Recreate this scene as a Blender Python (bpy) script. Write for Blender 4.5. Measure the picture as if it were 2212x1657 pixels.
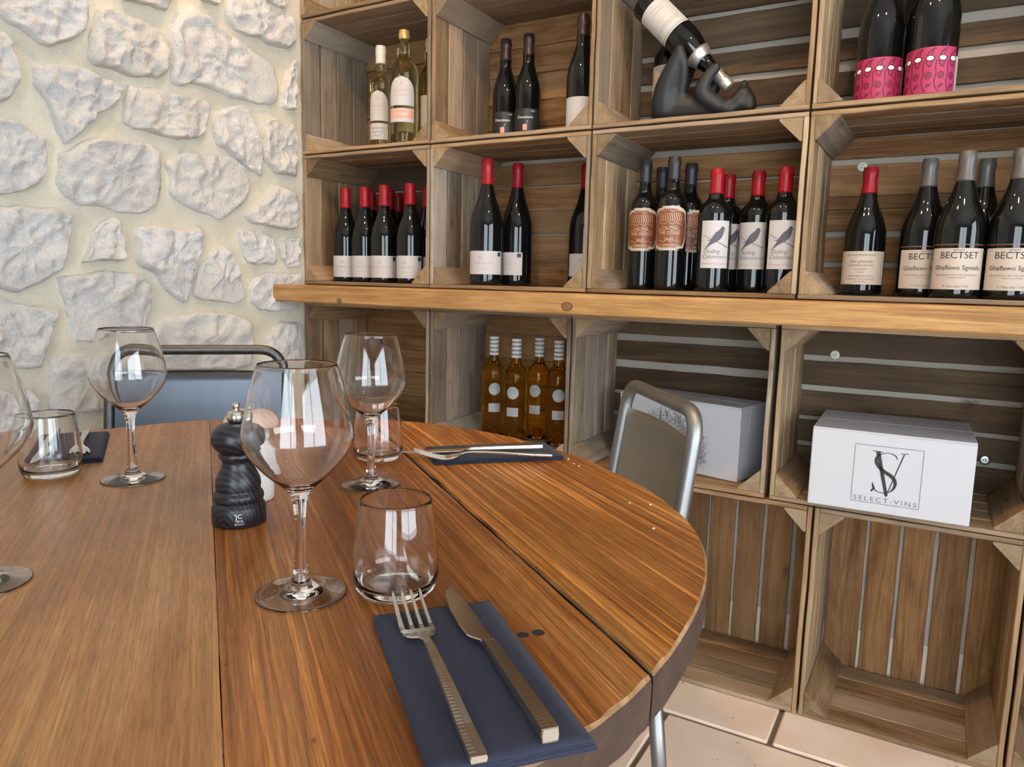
import bpy, math, random
from mathutils import Vector, Matrix, noise

random.seed(11)
S = bpy.context.scene
for _o in list(bpy.data.objects):
    bpy.data.objects.remove(_o)
COL = S.collection

# ---------------------------------------------------------------- camera
# X runs right along the shelf wall, Y into it, Z up; floor at z = 0
_R = Vector((0.86493456, 0.50135494, 0.02305286))
_U = Vector((-0.08901398, 0.10803801, 0.99015368))
_F = Vector((-0.49392785, 0.85847016, -0.13807340))
CAM = Vector((1.78092, -1.72310, 0.98961))
cam_data = bpy.data.cameras.new('camera')
cam_data.sensor_fit = 'HORIZONTAL'
cam_data.sensor_width = 36.0
cam_data.lens = 25.8552
cam_data.clip_start = 0.02
cam = bpy.data.objects.new('camera', cam_data)
_m = Matrix((_R, _U, -_F)).transposed().to_4x4()
_m.translation = CAM
cam.matrix_world = _m
COL.objects.link(cam)
S.camera = cam

# ---------------------------------------------------------------- daylight and exposure
SKY_STRENGTH = 10.4
world = bpy.data.worlds.new('daylight')
S.world = world
world.use_nodes = True
_bg = world.node_tree.nodes['Background']
_bg.inputs[0].default_value = (0.80, 0.90, 1.0, 1)
_bg.inputs[1].default_value = SKY_STRENGTH
S.view_settings.view_transform = 'Standard'
S.view_settings.look = 'None'
S.view_settings.gamma = 1.0
S.view_settings.use_curve_mapping = False
S.view_settings.exposure = 0.0
S.cycles.max_bounces = 14
S.cycles.diffuse_bounces = 5
S.cycles.transmission_bounces = 12
S.cycles.transparent_max_bounces = 12
S.cycles.sample_clamp_indirect = 30.0
ROOM_X, ROOM_Y, ROOM_Z = 4.2, -3.6, 2.5      # extent of the room
WALL_Y = 0.3075                              # plaster wall behind the crates
# window openings: (axis, plane, u0, u1, z0, z1)
WINDOWS = [('y', ROOM_Y, 1.7, 3.8, 0.08, 2.2), ('x', ROOM_X, -3.3, -0.7, 0.3, 2.25)]
for _k, (ax, pl, a, b, z0, z1) in enumerate(WINDOWS):
    ld = bpy.data.lights.new('window_portal', 'AREA')
    ld.shape = 'RECTANGLE'
    ld.size = b - a
    ld.size_y = z1 - z0
    ld.cycles.is_portal = True
    lo = bpy.data.objects.new('window_portal', ld)
    if ax == 'y':
        lo.location = ((a + b) / 2, pl - 0.06, (z0 + z1) / 2)
        lo.rotation_euler = (math.radians(90), 0, math.radians(180))
    else:
        lo.location = (pl + 0.06, (a + b) / 2, (z0 + z1) / 2)
        lo.rotation_euler = (math.radians(90), 0, math.radians(90))
    COL.objects.link(lo)
# warm ceiling spotlights (their housings are built with the room)
SPOTS = [((0.36, -0.95, 2.42), (0.0, -0.75, 1.72), 22.0), ((0.36, -0.32, 2.42), (0.02, -0.25, 1.65), 14.0),
         ((1.1, -0.95, 2.42), (0.9, 0.1, 1.35), 40.0), ((1.95, -0.95, 2.42), (1.8, 0.1, 1.3), 36.0)]
WARM = (1.0, 0.62, 0.27)
STONES=[
 [(-0.855,1.518),(-0.84,1.51),(-0.813,1.503),(-0.797,1.495),(-0.773,1.48),(-0.753,1.482),(-0.725,1.499),(-0.682,1.523),(-0.666,1.548),(-0.658,1.569),(-0.661,1.596),(-0.664,1.647),(-0.85,1.602),(-0.888,1.553)],
 [(-0.857,1.488),(-0.843,1.485),(-0.829,1.478),(-0.827,1.454),(-0.821,1.435),(-0.821,1.391),(-0.833,1.371),(-0.845,1.351),(-0.867,1.338),(-0.92,1.324),(-0.909,1.484)],
 [(-0.641,1.596),(-0.632,1.605),(-0.594,1.607),(-0.554,1.604),(-0.514,1.604),(-0.487,1.596),(-0.467,1.577),(-0.455,1.549),(-0.459,1.522),(-0.467,1.493),(-0.485,1.48),(-0.52,1.476),(-0.561,1.464),(-0.608,1.472),(-0.653,1.471),(-0.661,1.486),(-0.655,1.539)],
 [(-0.791,1.436),(-0.753,1.447),(-0.707,1.457),(-0.68,1.454),(-0.643,1.444),(-0.609,1.442),(-0.584,1.428),(-0.605,1.396),(-0.627,1.372),(-0.652,1.361),(-0.662,1.34),(-0.688,1.317),(-0.706,1.293),(-0.73,1.277),(-0.739,1.297),(-0.754,1.332),(-0.76,1.365),(-0.784,1.395)],
 [(-0.869,1.31),(-0.837,1.311),(-0.822,1.304),(-0.796,1.289),(-0.775,1.283),(-0.772,1.25),(-0.774,1.208),(-0.797,1.178),(-0.843,1.157),(-0.869,1.148),(-0.916,1.143),(-0.905,1.304)],
 [(-0.569,1.443),(-0.549,1.44),(-0.499,1.452),(-0.465,1.451),(-0.428,1.452),(-0.392,1.448),(-0.344,1.454),(-0.333,1.437),(-0.34,1.409),(-0.353,1.387),(-0.35,1.373),(-0.373,1.352),(-0.424,1.339),(-0.478,1.339),(-0.529,1.343),(-0.555,1.341),(-0.587,1.353),(-0.578,1.395)],
 [(-0.43,1.646),(-0.401,1.677),(-0.382,1.688),(-0.365,1.682),(-0.327,1.67),(-0.277,1.652),(-0.252,1.647),(-0.205,1.63),(-0.146,1.612),(-0.112,1.605),(-0.105,1.581),(-0.089,1.532),(-0.096,1.514),(-0.118,1.489),(-0.177,1.482),(-0.264,1.481),(-0.334,1.49),(-0.39,1.491),(-0.424,1.474),(-0.448,1.48),(-0.442,1.553),(-0.453,1.608)],
 [(-0.268,1.734),(-0.275,1.703),(-0.261,1.681),(-0.236,1.666),(-0.204,1.663),(-0.154,1.669),(-0.124,1.663),(-0.067,1.665),(-0.045,1.668),(-0.022,1.693),(-0.021,1.74),(-0.039,1.761),(-0.099,1.752),(-0.141,1.768),(-0.157,1.794),(-0.262,1.765)],
 [(-0.348,1.731),(-0.349,1.708),(-0.324,1.711),(-0.3,1.713),(-0.291,1.729),(-0.293,1.749)],
 [(-0.585,1.663),(-0.577,1.637),(-0.539,1.644),(-0.502,1.648),(-0.456,1.651),(-0.444,1.677),(-0.44,1.712)],
 [(-0.135,1.801),(-0.133,1.777),(-0.116,1.776),(-0.064,1.775),(-0.055,1.802),(-0.058,1.827)],
 [(-0.029,1.641),(-0.053,1.592),(-0.072,1.534),(-0.077,1.492),(-0.059,1.485),(-0.033,1.494),(-0.024,1.545),(-0.02,1.643)],
 [(-0.309,1.434),(-0.284,1.449),(-0.243,1.465),(-0.204,1.463),(-0.188,1.436),(-0.17,1.39),(-0.158,1.333),(-0.163,1.282),(-0.206,1.292),(-0.254,1.318),(-0.279,1.335),(-0.308,1.347),(-0.321,1.37),(-0.318,1.405)],
 [(-0.151,1.442),(-0.119,1.454),(-0.087,1.445),(-0.034,1.451),(-0.023,1.409),(-0.028,1.297),(-0.102,1.295),(-0.151,1.331),(-0.154,1.386)],
 [(-0.711,1.272),(-0.689,1.287),(-0.662,1.304),(-0.616,1.309),(-0.562,1.312),(-0.518,1.31),(-0.498,1.302),(-0.489,1.283),(-0.492,1.206),(-0.505,1.165),(-0.534,1.143),(-0.571,1.135),(-0.616,1.135),(-0.646,1.141),(-0.675,1.142),(-0.708,1.142),(-0.735,1.159),(-0.752,1.182),(-0.755,1.196),(-0.743,1.226),(-0.74,1.253)],
 [(-0.476,1.269),(-0.448,1.296),(-0.42,1.31),(-0.38,1.309),(-0.323,1.315),(-0.267,1.319),(-0.223,1.3),(-0.217,1.272),(-0.204,1.253),(-0.215,1.226),(-0.233,1.192),(-0.276,1.164),(-0.311,1.138),(-0.329,1.141),(-0.347,1.152),(-0.375,1.155),(-0.404,1.162),(-0.458,1.184),(-0.471,1.199),(-0.462,1.236)],
 [(-0.237,1.157),(-0.168,1.21),(-0.107,1.262),(-0.055,1.246),(-0.029,1.23),(-0.024,1.185),(-0.029,1.145),(-0.047,1.131),(-0.135,1.133),(-0.204,1.141)],
 [(-0.909,1.116),(-0.882,1.119),(-0.845,1.127),(-0.816,1.129),(-0.779,1.127),(-0.762,1.135),(-0.72,1.12),(-0.727,1.081),(-0.737,1.049),(-0.741,1.021),(-0.751,0.993),(-0.784,0.974),(-0.817,0.955),(-0.851,0.94),(-0.866,0.944),(-0.893,0.952),(-0.919,0.961)],
 [(-0.672,1.089),(-0.659,1.108),(-0.631,1.123),(-0.615,1.12),(-0.607,1.094),(-0.601,1.072),(-0.606,1.017),(-0.648,1.018),(-0.701,1.01),(-0.687,1.052)],
 [(-0.563,1.105),(-0.515,1.107),(-0.462,1.104),(-0.412,1.103),(-0.388,1.119),(-0.373,1.101),(-0.379,1.053),(-0.398,1.017),(-0.408,0.98),(-0.417,0.947),(-0.424,0.929),(-0.436,0.909),(-0.47,0.931),(-0.496,0.953),(-0.508,0.983),(-0.527,0.997),(-0.546,1.002),(-0.563,1.017),(-0.558,1.057),(-0.567,1.085)],
 [(-0.402,0.928),(-0.394,0.98),(-0.376,1.018),(-0.339,1.055),(-0.311,1.069),(-0.283,1.052),(-0.261,1.019),(-0.25,0.969),(-0.235,0.934),(-0.255,0.909),(-0.285,0.907),(-0.31,0.912),(-0.38,0.918)],
 [(-0.255,1.119),(-0.235,1.118),(-0.188,1.118),(-0.129,1.103),(-0.123,1.068),(-0.113,1.04),(-0.124,1.023),(-0.167,1.025),(-0.191,1.02),(-0.222,1.026),(-0.243,1.067)],
 [(-0.093,1.089),(-0.059,1.107),(-0.022,1.108),(-0.02,1.019),(-0.069,1.014),(-0.094,1.041)],
 [(-0.217,0.948),(-0.191,0.985),(-0.139,0.999),(-0.021,0.999),(-0.017,0.926),(-0.047,0.886),(-0.122,0.879),(-0.185,0.889),(-0.21,0.914)],
 [(-0.761,0.972),(-0.746,0.977),(-0.68,0.984),(-0.654,0.994),(-0.612,0.988),(-0.573,0.989),(-0.55,0.977),(-0.533,0.951),(-0.532,0.922),(-0.545,0.87),(-0.551,0.852),(-0.592,0.837),(-0.647,0.824),(-0.682,0.822),(-0.732,0.824),(-0.741,0.86),(-0.749,0.904),(-0.754,0.941)],
 [(-0.921,0.932),(-0.895,0.928),(-0.873,0.919),(-0.83,0.908),(-0.804,0.91),(-0.781,0.908),(-0.765,0.899),(-0.775,0.878),(-0.786,0.856),(-0.795,0.822),(-0.808,0.789),(-0.815,0.768),(-0.831,0.766),(-0.858,0.77),(-0.881,0.768),(-0.904,0.782),(-0.931,0.784)],
 [(-0.797,0.784),(-0.78,0.789),(-0.724,0.796),(-0.672,0.795),(-0.582,0.787),(-0.547,0.765),(-0.551,0.678),(-0.614,0.65),(-0.691,0.651),(-0.741,0.653),(-0.775,0.658),(-0.8,0.668),(-0.799,0.729)],
 [(-0.541,0.836),(-0.492,0.871),(-0.43,0.881),(-0.364,0.885),(-0.305,0.881),(-0.263,0.871),(-0.22,0.854),(-0.211,0.822),(-0.214,0.783),(-0.223,0.722),(-0.3,0.715),(-0.451,0.729),(-0.533,0.739),(-0.54,0.786)],
 [(-0.152,0.799),(-0.125,0.832),(-0.095,0.847),(-0.024,0.844),(-0.016,0.778),(-0.018,0.689),(-0.127,0.699),(-0.172,0.717),(-0.162,0.766)],
 [(-0.935,0.729),(-0.907,0.741),(-0.871,0.728),(-0.838,0.72),(-0.828,0.695),(-0.833,0.637),(-0.879,0.602),(-0.943,0.614)],
]
TABLE_R=[(-2.994, 0.57), (-2.884, 0.545), (0.396, 0.577), (0.461, 0.573), (0.552, 0.569), (0.681, 0.567), (0.8, 0.567), (0.886, 0.568), (0.983, 0.57), (1.029, 0.57), (1.13, 0.569), (1.231, 0.564), (1.356, 0.558), (1.506, 0.556), (1.651, 0.558), (1.818, 0.557), (2.014, 0.57), (2.172, 0.58), (2.387, 0.59), (3.085, 0.578)]
# ---------------------------------------------------------------- node materials
def mat_base(name):
    m = bpy.data.materials.new(name)
    m.use_nodes = True
    nt = m.node_tree
    return m, nt, nt.nodes['Principled BSDF']


def simple(name, col, rough=0.5, metal=0.0, **kw):
    m, nt, b = mat_base(name)
    b.inputs['Base Color'].default_value = (*col, 1)
    b.inputs['Roughness'].default_value = rough
    b.inputs['Metallic'].default_value = metal
    for k, v in kw.items():
        b.inputs[k.replace('_', ' ')].default_value = v
    return m


def N(nt, typ, **kw):
    n = nt.nodes.new(typ)
    for k, v in kw.items():
        if k.startswith('i_'):
            key = k[2:].replace('_', ' ')
            n.inputs[key].default_value = v
        else:
            setattr(n, k, v)
    return n


def ramp(nt, fac, stops):
    r = nt.nodes.new('ShaderNodeValToRGB')
    e = r.color_ramp.elements
    while len(e) < len(stops):
        e.new(0.5)
    for el, (p, c) in zip(e, stops):
        el.position = p
        el.color = (*c, 1)
    nt.links.new(fac, r.inputs[0])
    return r.outputs[0]


def mix(nt, a, b, fac, blend='MIX'):
    n = nt.nodes.new('ShaderNodeMix')
    n.data_type = 'RGBA'
    n.blend_type = blend
    for sock, v in ((n.inputs[6], a), (n.inputs[7], b)):
        if isinstance(v, tuple):
            sock.default_value = (*v, 1)
        else:
            nt.links.new(v, sock)
    if isinstance(fac, (int, float)):
        n.inputs[0].default_value = fac
    else:
        nt.links.new(fac, n.inputs[0])
    return n.outputs[2]


def coords(nt, scale, rand=True):
    tc = N(nt, 'ShaderNodeTexCoord')
    mp = N(nt, 'ShaderNodeMapping')
    mp.inputs['Scale'].default_value = scale
    src = tc.outputs['Object']
    if rand:
        oi = N(nt, 'ShaderNodeObjectInfo')
        mu = N(nt, 'ShaderNodeVectorMath', operation='SCALE')
        mu.inputs[0].default_value = (7.3, 13.1, 5.7)
        nt.links.new(oi.outputs['Random'], mu.inputs['Scale'])
        ad = N(nt, 'ShaderNodeVectorMath', operation='ADD')
        nt.links.new(src, ad.inputs[0])
        nt.links.new(mu.outputs[0], ad.inputs[1])
        src = ad.outputs[0]
    nt.links.new(src, mp.inputs['Vector'])
    return mp.outputs[0]


def tex(nt, vec, scale=1.0, detail=5.0, rough=0.6, dist=0.0):
    n = N(nt, 'ShaderNodeTexNoise')
    n.inputs['Scale'].default_value = scale
    n.inputs['Detail'].default_value = detail
    n.inputs['Roughness'].default_value = rough
    n.inputs['Distortion'].default_value = dist
    nt.links.new(vec, n.inputs['Vector'])
    return n.outputs[0]


def bump(nt, bsdf, h, strength, dist):
    b = N(nt, 'ShaderNodeBump')
    b.inputs['Strength'].default_value = strength
    b.inputs['Distance'].default_value = dist
    nt.links.new(h, b.inputs['Height'])
    nt.links.new(b.outputs[0], bsdf.inputs['Normal'])


def old_wood(name, dark, mid, light, grey, rough=0.75, stain=0.5, vary=0.35):
    """weathered softwood, grain along local X, a tone of its own for every board"""
    m, nt, b = mat_base(name)
    g = tex(nt, coords(nt, (2.2, 34, 34)), 1.0, 6, 0.65, 0.8)
    col = ramp(nt, g, [(0.28, dark), (0.48, mid), (0.72, light)])
    fine = tex(nt, coords(nt, (9, 330, 330)), 1.0, 3, 0.6)
    col = mix(nt, col, ramp(nt, fine, [(0.3, (0.62, 0.58, 0.54)), (0.62, (1.08, 1.06, 1.04))]), 0.8, 'MULTIPLY')
    st = tex(nt, coords(nt, (5, 13, 13)), 1.0, 4, 0.6, 0.4)
    col = mix(nt, col, ramp(nt, st, [(0.30, (0.36, 0.29, 0.24)), (0.42, (0.72, 0.66, 0.6)), (0.56, (1, 1, 1)), (0.75, (1.14, 1.12, 1.08))]), stain, 'MULTIPLY')
    knot = N(nt, 'ShaderNodeTexVoronoi')
    knot.inputs['Scale'].default_value = 1.0
    nt.links.new(coords(nt, (5.5, 12, 12)), knot.inputs['Vector'])
    col = mix(nt, col, ramp(nt, knot.outputs['Distance'], [(0.03, (0.32, 0.22, 0.15)), (0.11, (0.9, 0.86, 0.8)), (0.16, (1, 1, 1))]), 0.75, 'MULTIPLY')
    oi = N(nt, 'ShaderNodeObjectInfo')
    gw = ramp(nt, oi.outputs['Random'], [(0.0, (0, 0, 0)), (0.35, (0.12,) * 3), (0.8, (0.7,) * 3), (1.0, (1, 1, 1))])
    col = mix(nt, col, mix(nt, col, grey, 0.62), gw)
    wn = N(nt, 'ShaderNodeTexWhiteNoise', noise_dimensions='1D')
    nt.links.new(oi.outputs['Random'], wn.inputs['W'])
    val = ramp(nt, wn.outputs['Value'], [(0, (1 - vary,) * 3), (1, (1 + vary * 0.6,) * 3)])
    col = mix(nt, col, val, 1.0, 'MULTIPLY')
    nt.links.new(col, b.inputs['Base Color'])
    b.inputs['Roughness'].default_value = rough
    b.inputs['Specular IOR Level'].default_value = 0.25
    bump(nt, b, mix(nt, g, fine, 0.5), 0.5, 0.0012)
    return m


def table_wood(name, dark, mid, light, line_w, band_w, worn_w, off):
    """varnished pine top, grain along local X"""
    m, nt, b = mat_base(name)
    tc = N(nt, 'ShaderNodeTexCoord')

    def vec(sc):
        mp = N(nt, 'ShaderNodeMapping')
        mp.inputs['Scale'].default_value = sc
        mp.inputs['Location'].default_value = off
        nt.links.new(tc.outputs['Object'], mp.inputs['Vector'])
        return mp.outputs[0]
    broad = tex(nt, vec((2.0, 11, 11)), 1.0, 5, 0.6, 0.9)
    col = ramp(nt, broad, [(0.30, dark), (0.50, mid), (0.72, light)])
    # growth rings drawn out into long arches
    w = N(nt, 'ShaderNodeTexWave', wave_type='BANDS', bands_direction='Y', wave_profile='SAW')
    w.inputs['Scale'].default_value = 26.0
    w.inputs['Distortion'].default_value = 9.0
    w.inputs['Detail'].default_value = 3.0
    w.inputs['Detail Scale'].default_value = 0.55
    nt.links.new(vec((0.22, 1.0, 1.0)), w.inputs['Vector'])
    col = mix(nt, col, ramp(nt, w.outputs['Fac'], [(0.0, (1.16, 1.14, 1.1)), (0.75, (0.92, 0.9, 0.88)), (1.0, (0.70, 0.66, 0.62))]), band_w, 'MULTIPLY')
    lines = tex(nt, vec((1.6, 150, 150)), 1.0, 5, 0.62, 0.5)
    col = mix(nt, col, ramp(nt, lines, [(0.37, (0.70, 0.65, 0.60)), (0.46, (0.93, 0.92, 0.9)), (0.53, (1.03, 1.02, 1.02)), (0.59, (1.8, 1.8, 1.75))]), line_w, 'MULTIPLY')
    hair = tex(nt, vec((2.5, 430, 430)), 1.0, 3, 0.5, 0.0)
    col = mix(nt, col, ramp(nt, hair, [(0.40, (0.68, 0.62, 0.56)), (0.5, (1, 1, 1)), (0.60, (1.4, 1.36, 1.3))]), line_w * 0.8, 'MULTIPLY')
    pores = tex(nt, vec((34, 560, 560)), 1.0, 3, 0.55)
    col = mix(nt, col, ramp(nt, pores, [(0.36, (0.62, 0.55, 0.48)), (0.5, (1, 1, 1)), (0.66, (1.25, 1.22, 1.18))]), 0.55, 'MULTIPLY')
    worn = tex(nt, vec((4, 10, 10)), 1.0, 9, 0.74, 0.6)
    col = mix(nt, col, tuple(min(1, c * 1.12) for c in light), ramp(nt, worn, [(0.56, (0, 0, 0)), (0.72, (worn_w,) * 3)]))
    specks = N(nt, 'ShaderNodeTexVoronoi')
    specks.inputs['Scale'].default_value = 11.0
    nt.links.new(vec((1, 1.6, 1)), specks.inputs['Vector'])
    col = mix(nt, col, ramp(nt, specks.outputs['Distance'], [(0.022, (0.2, 0.12, 0.08)), (0.045, (1, 1, 1))]), 0.7, 'MULTIPLY')
    nt.links.new(col, b.inputs['Base Color'])
    nt.links.new(ramp(nt, worn, [(0.3, (0.27,) * 3), (0.7, (0.40,) * 3)]), b.inputs['Roughness'])
    b.inputs['Specular IOR Level'].default_value = 0.42
    bump(nt, b, mix(nt, lines, broad, 0.35), 0.25, 0.0010)
    return m


def glass_mat(name, col=(1, 1, 1), ior=1.47):
    m = bpy.data.materials.new(name)
    m.use_nodes = True
    nt = m.node_tree
    nt.nodes.clear()
    o = N(nt, 'ShaderNodeOutputMaterial')
    g = N(nt, 'ShaderNodeBsdfGlass')
    g.inputs['Color'].default_value = (*col, 1)
    g.inputs['Roughness'].default_value = 0.0
    g.inputs['IOR'].default_value = ior
    nt.links.new(g.outputs[0], o.inputs[0])
    return m


def pane_mat(name):
    m = bpy.data.materials.new(name)
    m.use_nodes = True
    nt = m.node_tree
    nt.nodes.clear()
    o = N(nt, 'ShaderNodeOutputMaterial')
    t = N(nt, 'ShaderNodeBsdfTransparent')
    g = N(nt, 'ShaderNodeBsdfGlossy')
    g.inputs['Roughness'].default_value = 0.0
    f = N(nt, 'ShaderNodeFresnel')
    mx = N(nt, 'ShaderNodeMixShader')
    nt.links.new(f.outputs[0], mx.inputs[0])
    nt.links.new(t.outputs[0], mx.inputs[1])
    nt.links.new(g.outputs[0], mx.inputs[2])
    nt.links.new(mx.outputs[0], o.inputs[0])
    return m


def stone_mat(name, a, b_, c, bump_s, vary=True):
    m, nt, b = mat_base(name)
    v = coords(nt, (1, 1, 1), vary)
    big = tex(nt, v, 7, 4, 0.6)
    col = ramp(nt, big, [(0.3, a), (0.6, b_)])
    if vary:
        oi = N(nt, 'ShaderNodeObjectInfo')
        col = mix(nt, col, c, ramp(nt, oi.outputs['Random'], [(0.35, (0, 0, 0)), (1.0, (0.6,) * 3)]))
        pat = tex(nt, v, 5.0, 3, 0.5, 0.3)
        col = mix(nt, col, (0.56, 0.45, 0.29), ramp(nt, pat, [(0.62, (0, 0, 0)), (0.78, (0.5,) * 3)]))
    grain = tex(nt, v, 150, 5, 0.72)
    chips = tex(nt, v, 26, 6, 0.66, 1.2)
    col = mix(nt, col, ramp(nt, grain, [(0.36, (0.86,) * 3), (0.58, (1.05,) * 3)]), 0.6 if vary else 0.3, 'MULTIPLY')
    nt.links.new(col, b.inputs['Base Color'])
    b.inputs['Roughness'].default_value = 0.92
    b.inputs['Specular IOR Level'].default_value = 0.15
    bump(nt, b, mix(nt, grain, chips, 0.5), bump_s, 0.015 if vary else 0.022)
    return m


M = {}
M['crate'] = old_wood('crate_wood', (0.185, 0.100, 0.045), (0.325, 0.200, 0.100), (0.47, 0.325, 0.185), (0.33, 0.270, 0.205))
M['crate_grey'] = old_wood('grey_crate_wood', (0.165, 0.118, 0.078), (0.31, 0.235, 0.165), (0.44, 0.36, 0.275), (0.35, 0.31, 0.265))
M['crate_pale'] = old_wood('pale_crate_wood', (0.26, 0.165, 0.08), (0.43, 0.295, 0.16), (0.58, 0.435, 0.265), (0.47, 0.40, 0.30), stain=0.35)
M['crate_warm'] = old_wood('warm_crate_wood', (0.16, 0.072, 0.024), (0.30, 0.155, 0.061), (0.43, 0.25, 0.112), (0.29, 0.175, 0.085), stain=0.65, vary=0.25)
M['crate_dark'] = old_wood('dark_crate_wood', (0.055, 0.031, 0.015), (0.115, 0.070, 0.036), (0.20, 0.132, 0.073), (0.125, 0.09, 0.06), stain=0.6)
M['end_grain'] = old_wood('sawn_end_wood', (0.16, 0.105, 0.052), (0.29, 0.20, 0.11), (0.40, 0.295, 0.18), (0.31, 0.235, 0.15), stain=0.5)
M['ledge'] = old_wood('oak_ledge_wood', (0.25, 0.118, 0.038), (0.43, 0.235, 0.085), (0.61, 0.38, 0.165), (0.44, 0.25, 0.10), rough=0.55, stain=0.3, vary=0.0)
M['table_a'] = table_wood('table_wood_orange', (0.245, 0.083, 0.016), (0.345, 0.128, 0.026), (0.47, 0.205, 0.055), 0.95, 0.35, 0.30, (0.3, 0.0, 0))
M['table_b'] = table_wood('table_wood_dark', (0.155, 0.047, 0.009), (0.26, 0.086, 0.017), (0.42, 0.18, 0.050), 0.55, 0.75, 0.55, (2.3, 1.7, 0))
M['table_c'] = table_wood('table_wood_pale_sheen', (0.26, 0.105, 0.030), (0.345, 0.152, 0.048), (0.45, 0.228, 0.088), 0.28, 0.25, 0.3, (4.1, 3.3, 0))  # paler tone has the bright wall's sheen mixed into the wood colour
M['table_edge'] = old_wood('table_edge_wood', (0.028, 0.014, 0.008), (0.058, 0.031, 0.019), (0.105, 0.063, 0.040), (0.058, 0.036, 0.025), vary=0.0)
M['table_worn'] = old_wood('table_worn_rim', (0.12, 0.055, 0.02), (0.28, 0.145, 0.06), (0.60, 0.42, 0.23), (0.3, 0.17, 0.08), vary=0.0)
M['knot_dark'] = simple('knot_ring', (0.10, 0.045, 0.018), 0.7)
M['knot_heart'] = old_wood('knot_heart_wood', (0.14, 0.07, 0.03), (0.26, 0.14, 0.06), (0.36, 0.21, 0.10), (0.22, 0.13, 0.07), vary=0.0)
M['crack'] = simple('seam_dirt', (0.02, 0.012, 0.008), 0.9)
M['stone'] = stone_mat('limestone', (0.79, 0.765, 0.735), (0.90, 0.885, 0.865), (0.80, 0.745, 0.655), 1.0)
M['mortar'] = stone_mat('lime_mortar', (0.64, 0.59, 0.46), (0.73, 0.68, 0.55), (0.75, 0.7, 0.6), 0.5, False)
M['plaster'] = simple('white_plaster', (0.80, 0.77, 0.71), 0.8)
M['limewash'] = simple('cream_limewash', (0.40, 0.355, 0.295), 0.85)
M['taupe'] = simple('taupe_wall_paint', (0.42, 0.39, 0.36), 0.8)
M['ceiling'] = simple('ceiling_paint', (0.84, 0.82, 0.78), 0.85)
M['skirting'] = simple('cream_skirting', (0.66, 0.56, 0.45), 0.6)


def tile_mat():
    m, nt, b = mat_base('travertine_tile')
    v = coords(nt, (1, 1, 1))
    col = ramp(nt, tex(nt, v, 5, 5, 0.6, 0.4), [(0.3, (0.70, 0.53, 0.41)), (0.5, (0.78, 0.62, 0.50)), (0.72, (0.84, 0.71, 0.60))])
    vo = N(nt, 'ShaderNodeTexVoronoi')
    vo.inputs['Scale'].default_value = 42.0
    nt.links.new(v, vo.inputs['Vector'])
    clus = tex(nt, v, 6, 2, 0.5)
    pit = ramp(nt, vo.outputs['Distance'], [(0.10, (0, 0, 0)), (0.17, (1, 1, 1))])
    pit = mix(nt, pit, (1, 1, 1), ramp(nt, clus, [(0.50, (1, 1, 1)), (0.6, (0, 0, 0))]))
    col = mix(nt, col, mix(nt, (0.24, 0.15, 0.10), (1, 1, 1), pit), 0.85, 'MULTIPLY')
    nt.links.new(col, b.inputs['Base Color'])
    b.inputs['Roughness'].default_value = 0.5
    bump(nt, b, pit, 0.5, 0.0015)
    return m


M['tile'] = tile_mat()
M['grout'] = simple('tile_grout', (0.15, 0.12, 0.09), 0.9)
M['glass'] = glass_mat('clear_glass')
M['pane'] = pane_mat('window_glass')
M['amber'] = glass_mat('amber_wine_glass', (0.97, 0.80, 0.42), 1.36)
M['palewine'] = glass_mat('pale_wine_glass', (0.95, 0.95, 0.80), 1.36)
M['black_glass'] = simple('dark_bottle_glass', (0.0035, 0.004, 0.004), 0.04, 0.0, IOR=1.5)
M['paint_white'] = simple('window_paint', (0.75, 0.74, 0.72), 0.5)
M['lamp_body'] = simple('lamp_housing', (0.1, 0.1, 0.1), 0.4, 0.6)


def metal(name, col, rough, scratch=0.25):
    m, nt, b = mat_base(name)
    v = coords(nt, (30, 30, 6))
    n1 = tex(nt, v, 1.0, 5, 0.6)
    nt.links.new(ramp(nt, n1, [(0.3, (rough * (1 - scratch),) * 3), (0.7, (rough * (1 + scratch),) * 3)]), b.inputs['Roughness'])
    b.inputs['Base Color'].default_value = (*col, 1)
    b.inputs['Metallic'].default_value = 1.0
    return m


M['gunmetal'] = metal('gunmetal_tube', (0.12, 0.118, 0.115), 0.42)
M['gunmetal_sheet'] = metal('gunmetal_sheet', (0.095, 0.105, 0.122), 0.33, 0.06)
M['galvanised'] = metal('galvanised_tube', (0.31, 0.31, 0.305), 0.46, 0.1)
M['galvanised_sheet'] = metal('galvanised_sheet', (0.50, 0.50, 0.46), 0.33, 0.05)
M['steel'] = metal('polished_steel', (0.66, 0.63, 0.57), 0.14, 0.4)
M['zinc'] = metal('zinc_washer', (0.5, 0.5, 0.5), 0.35)


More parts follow.
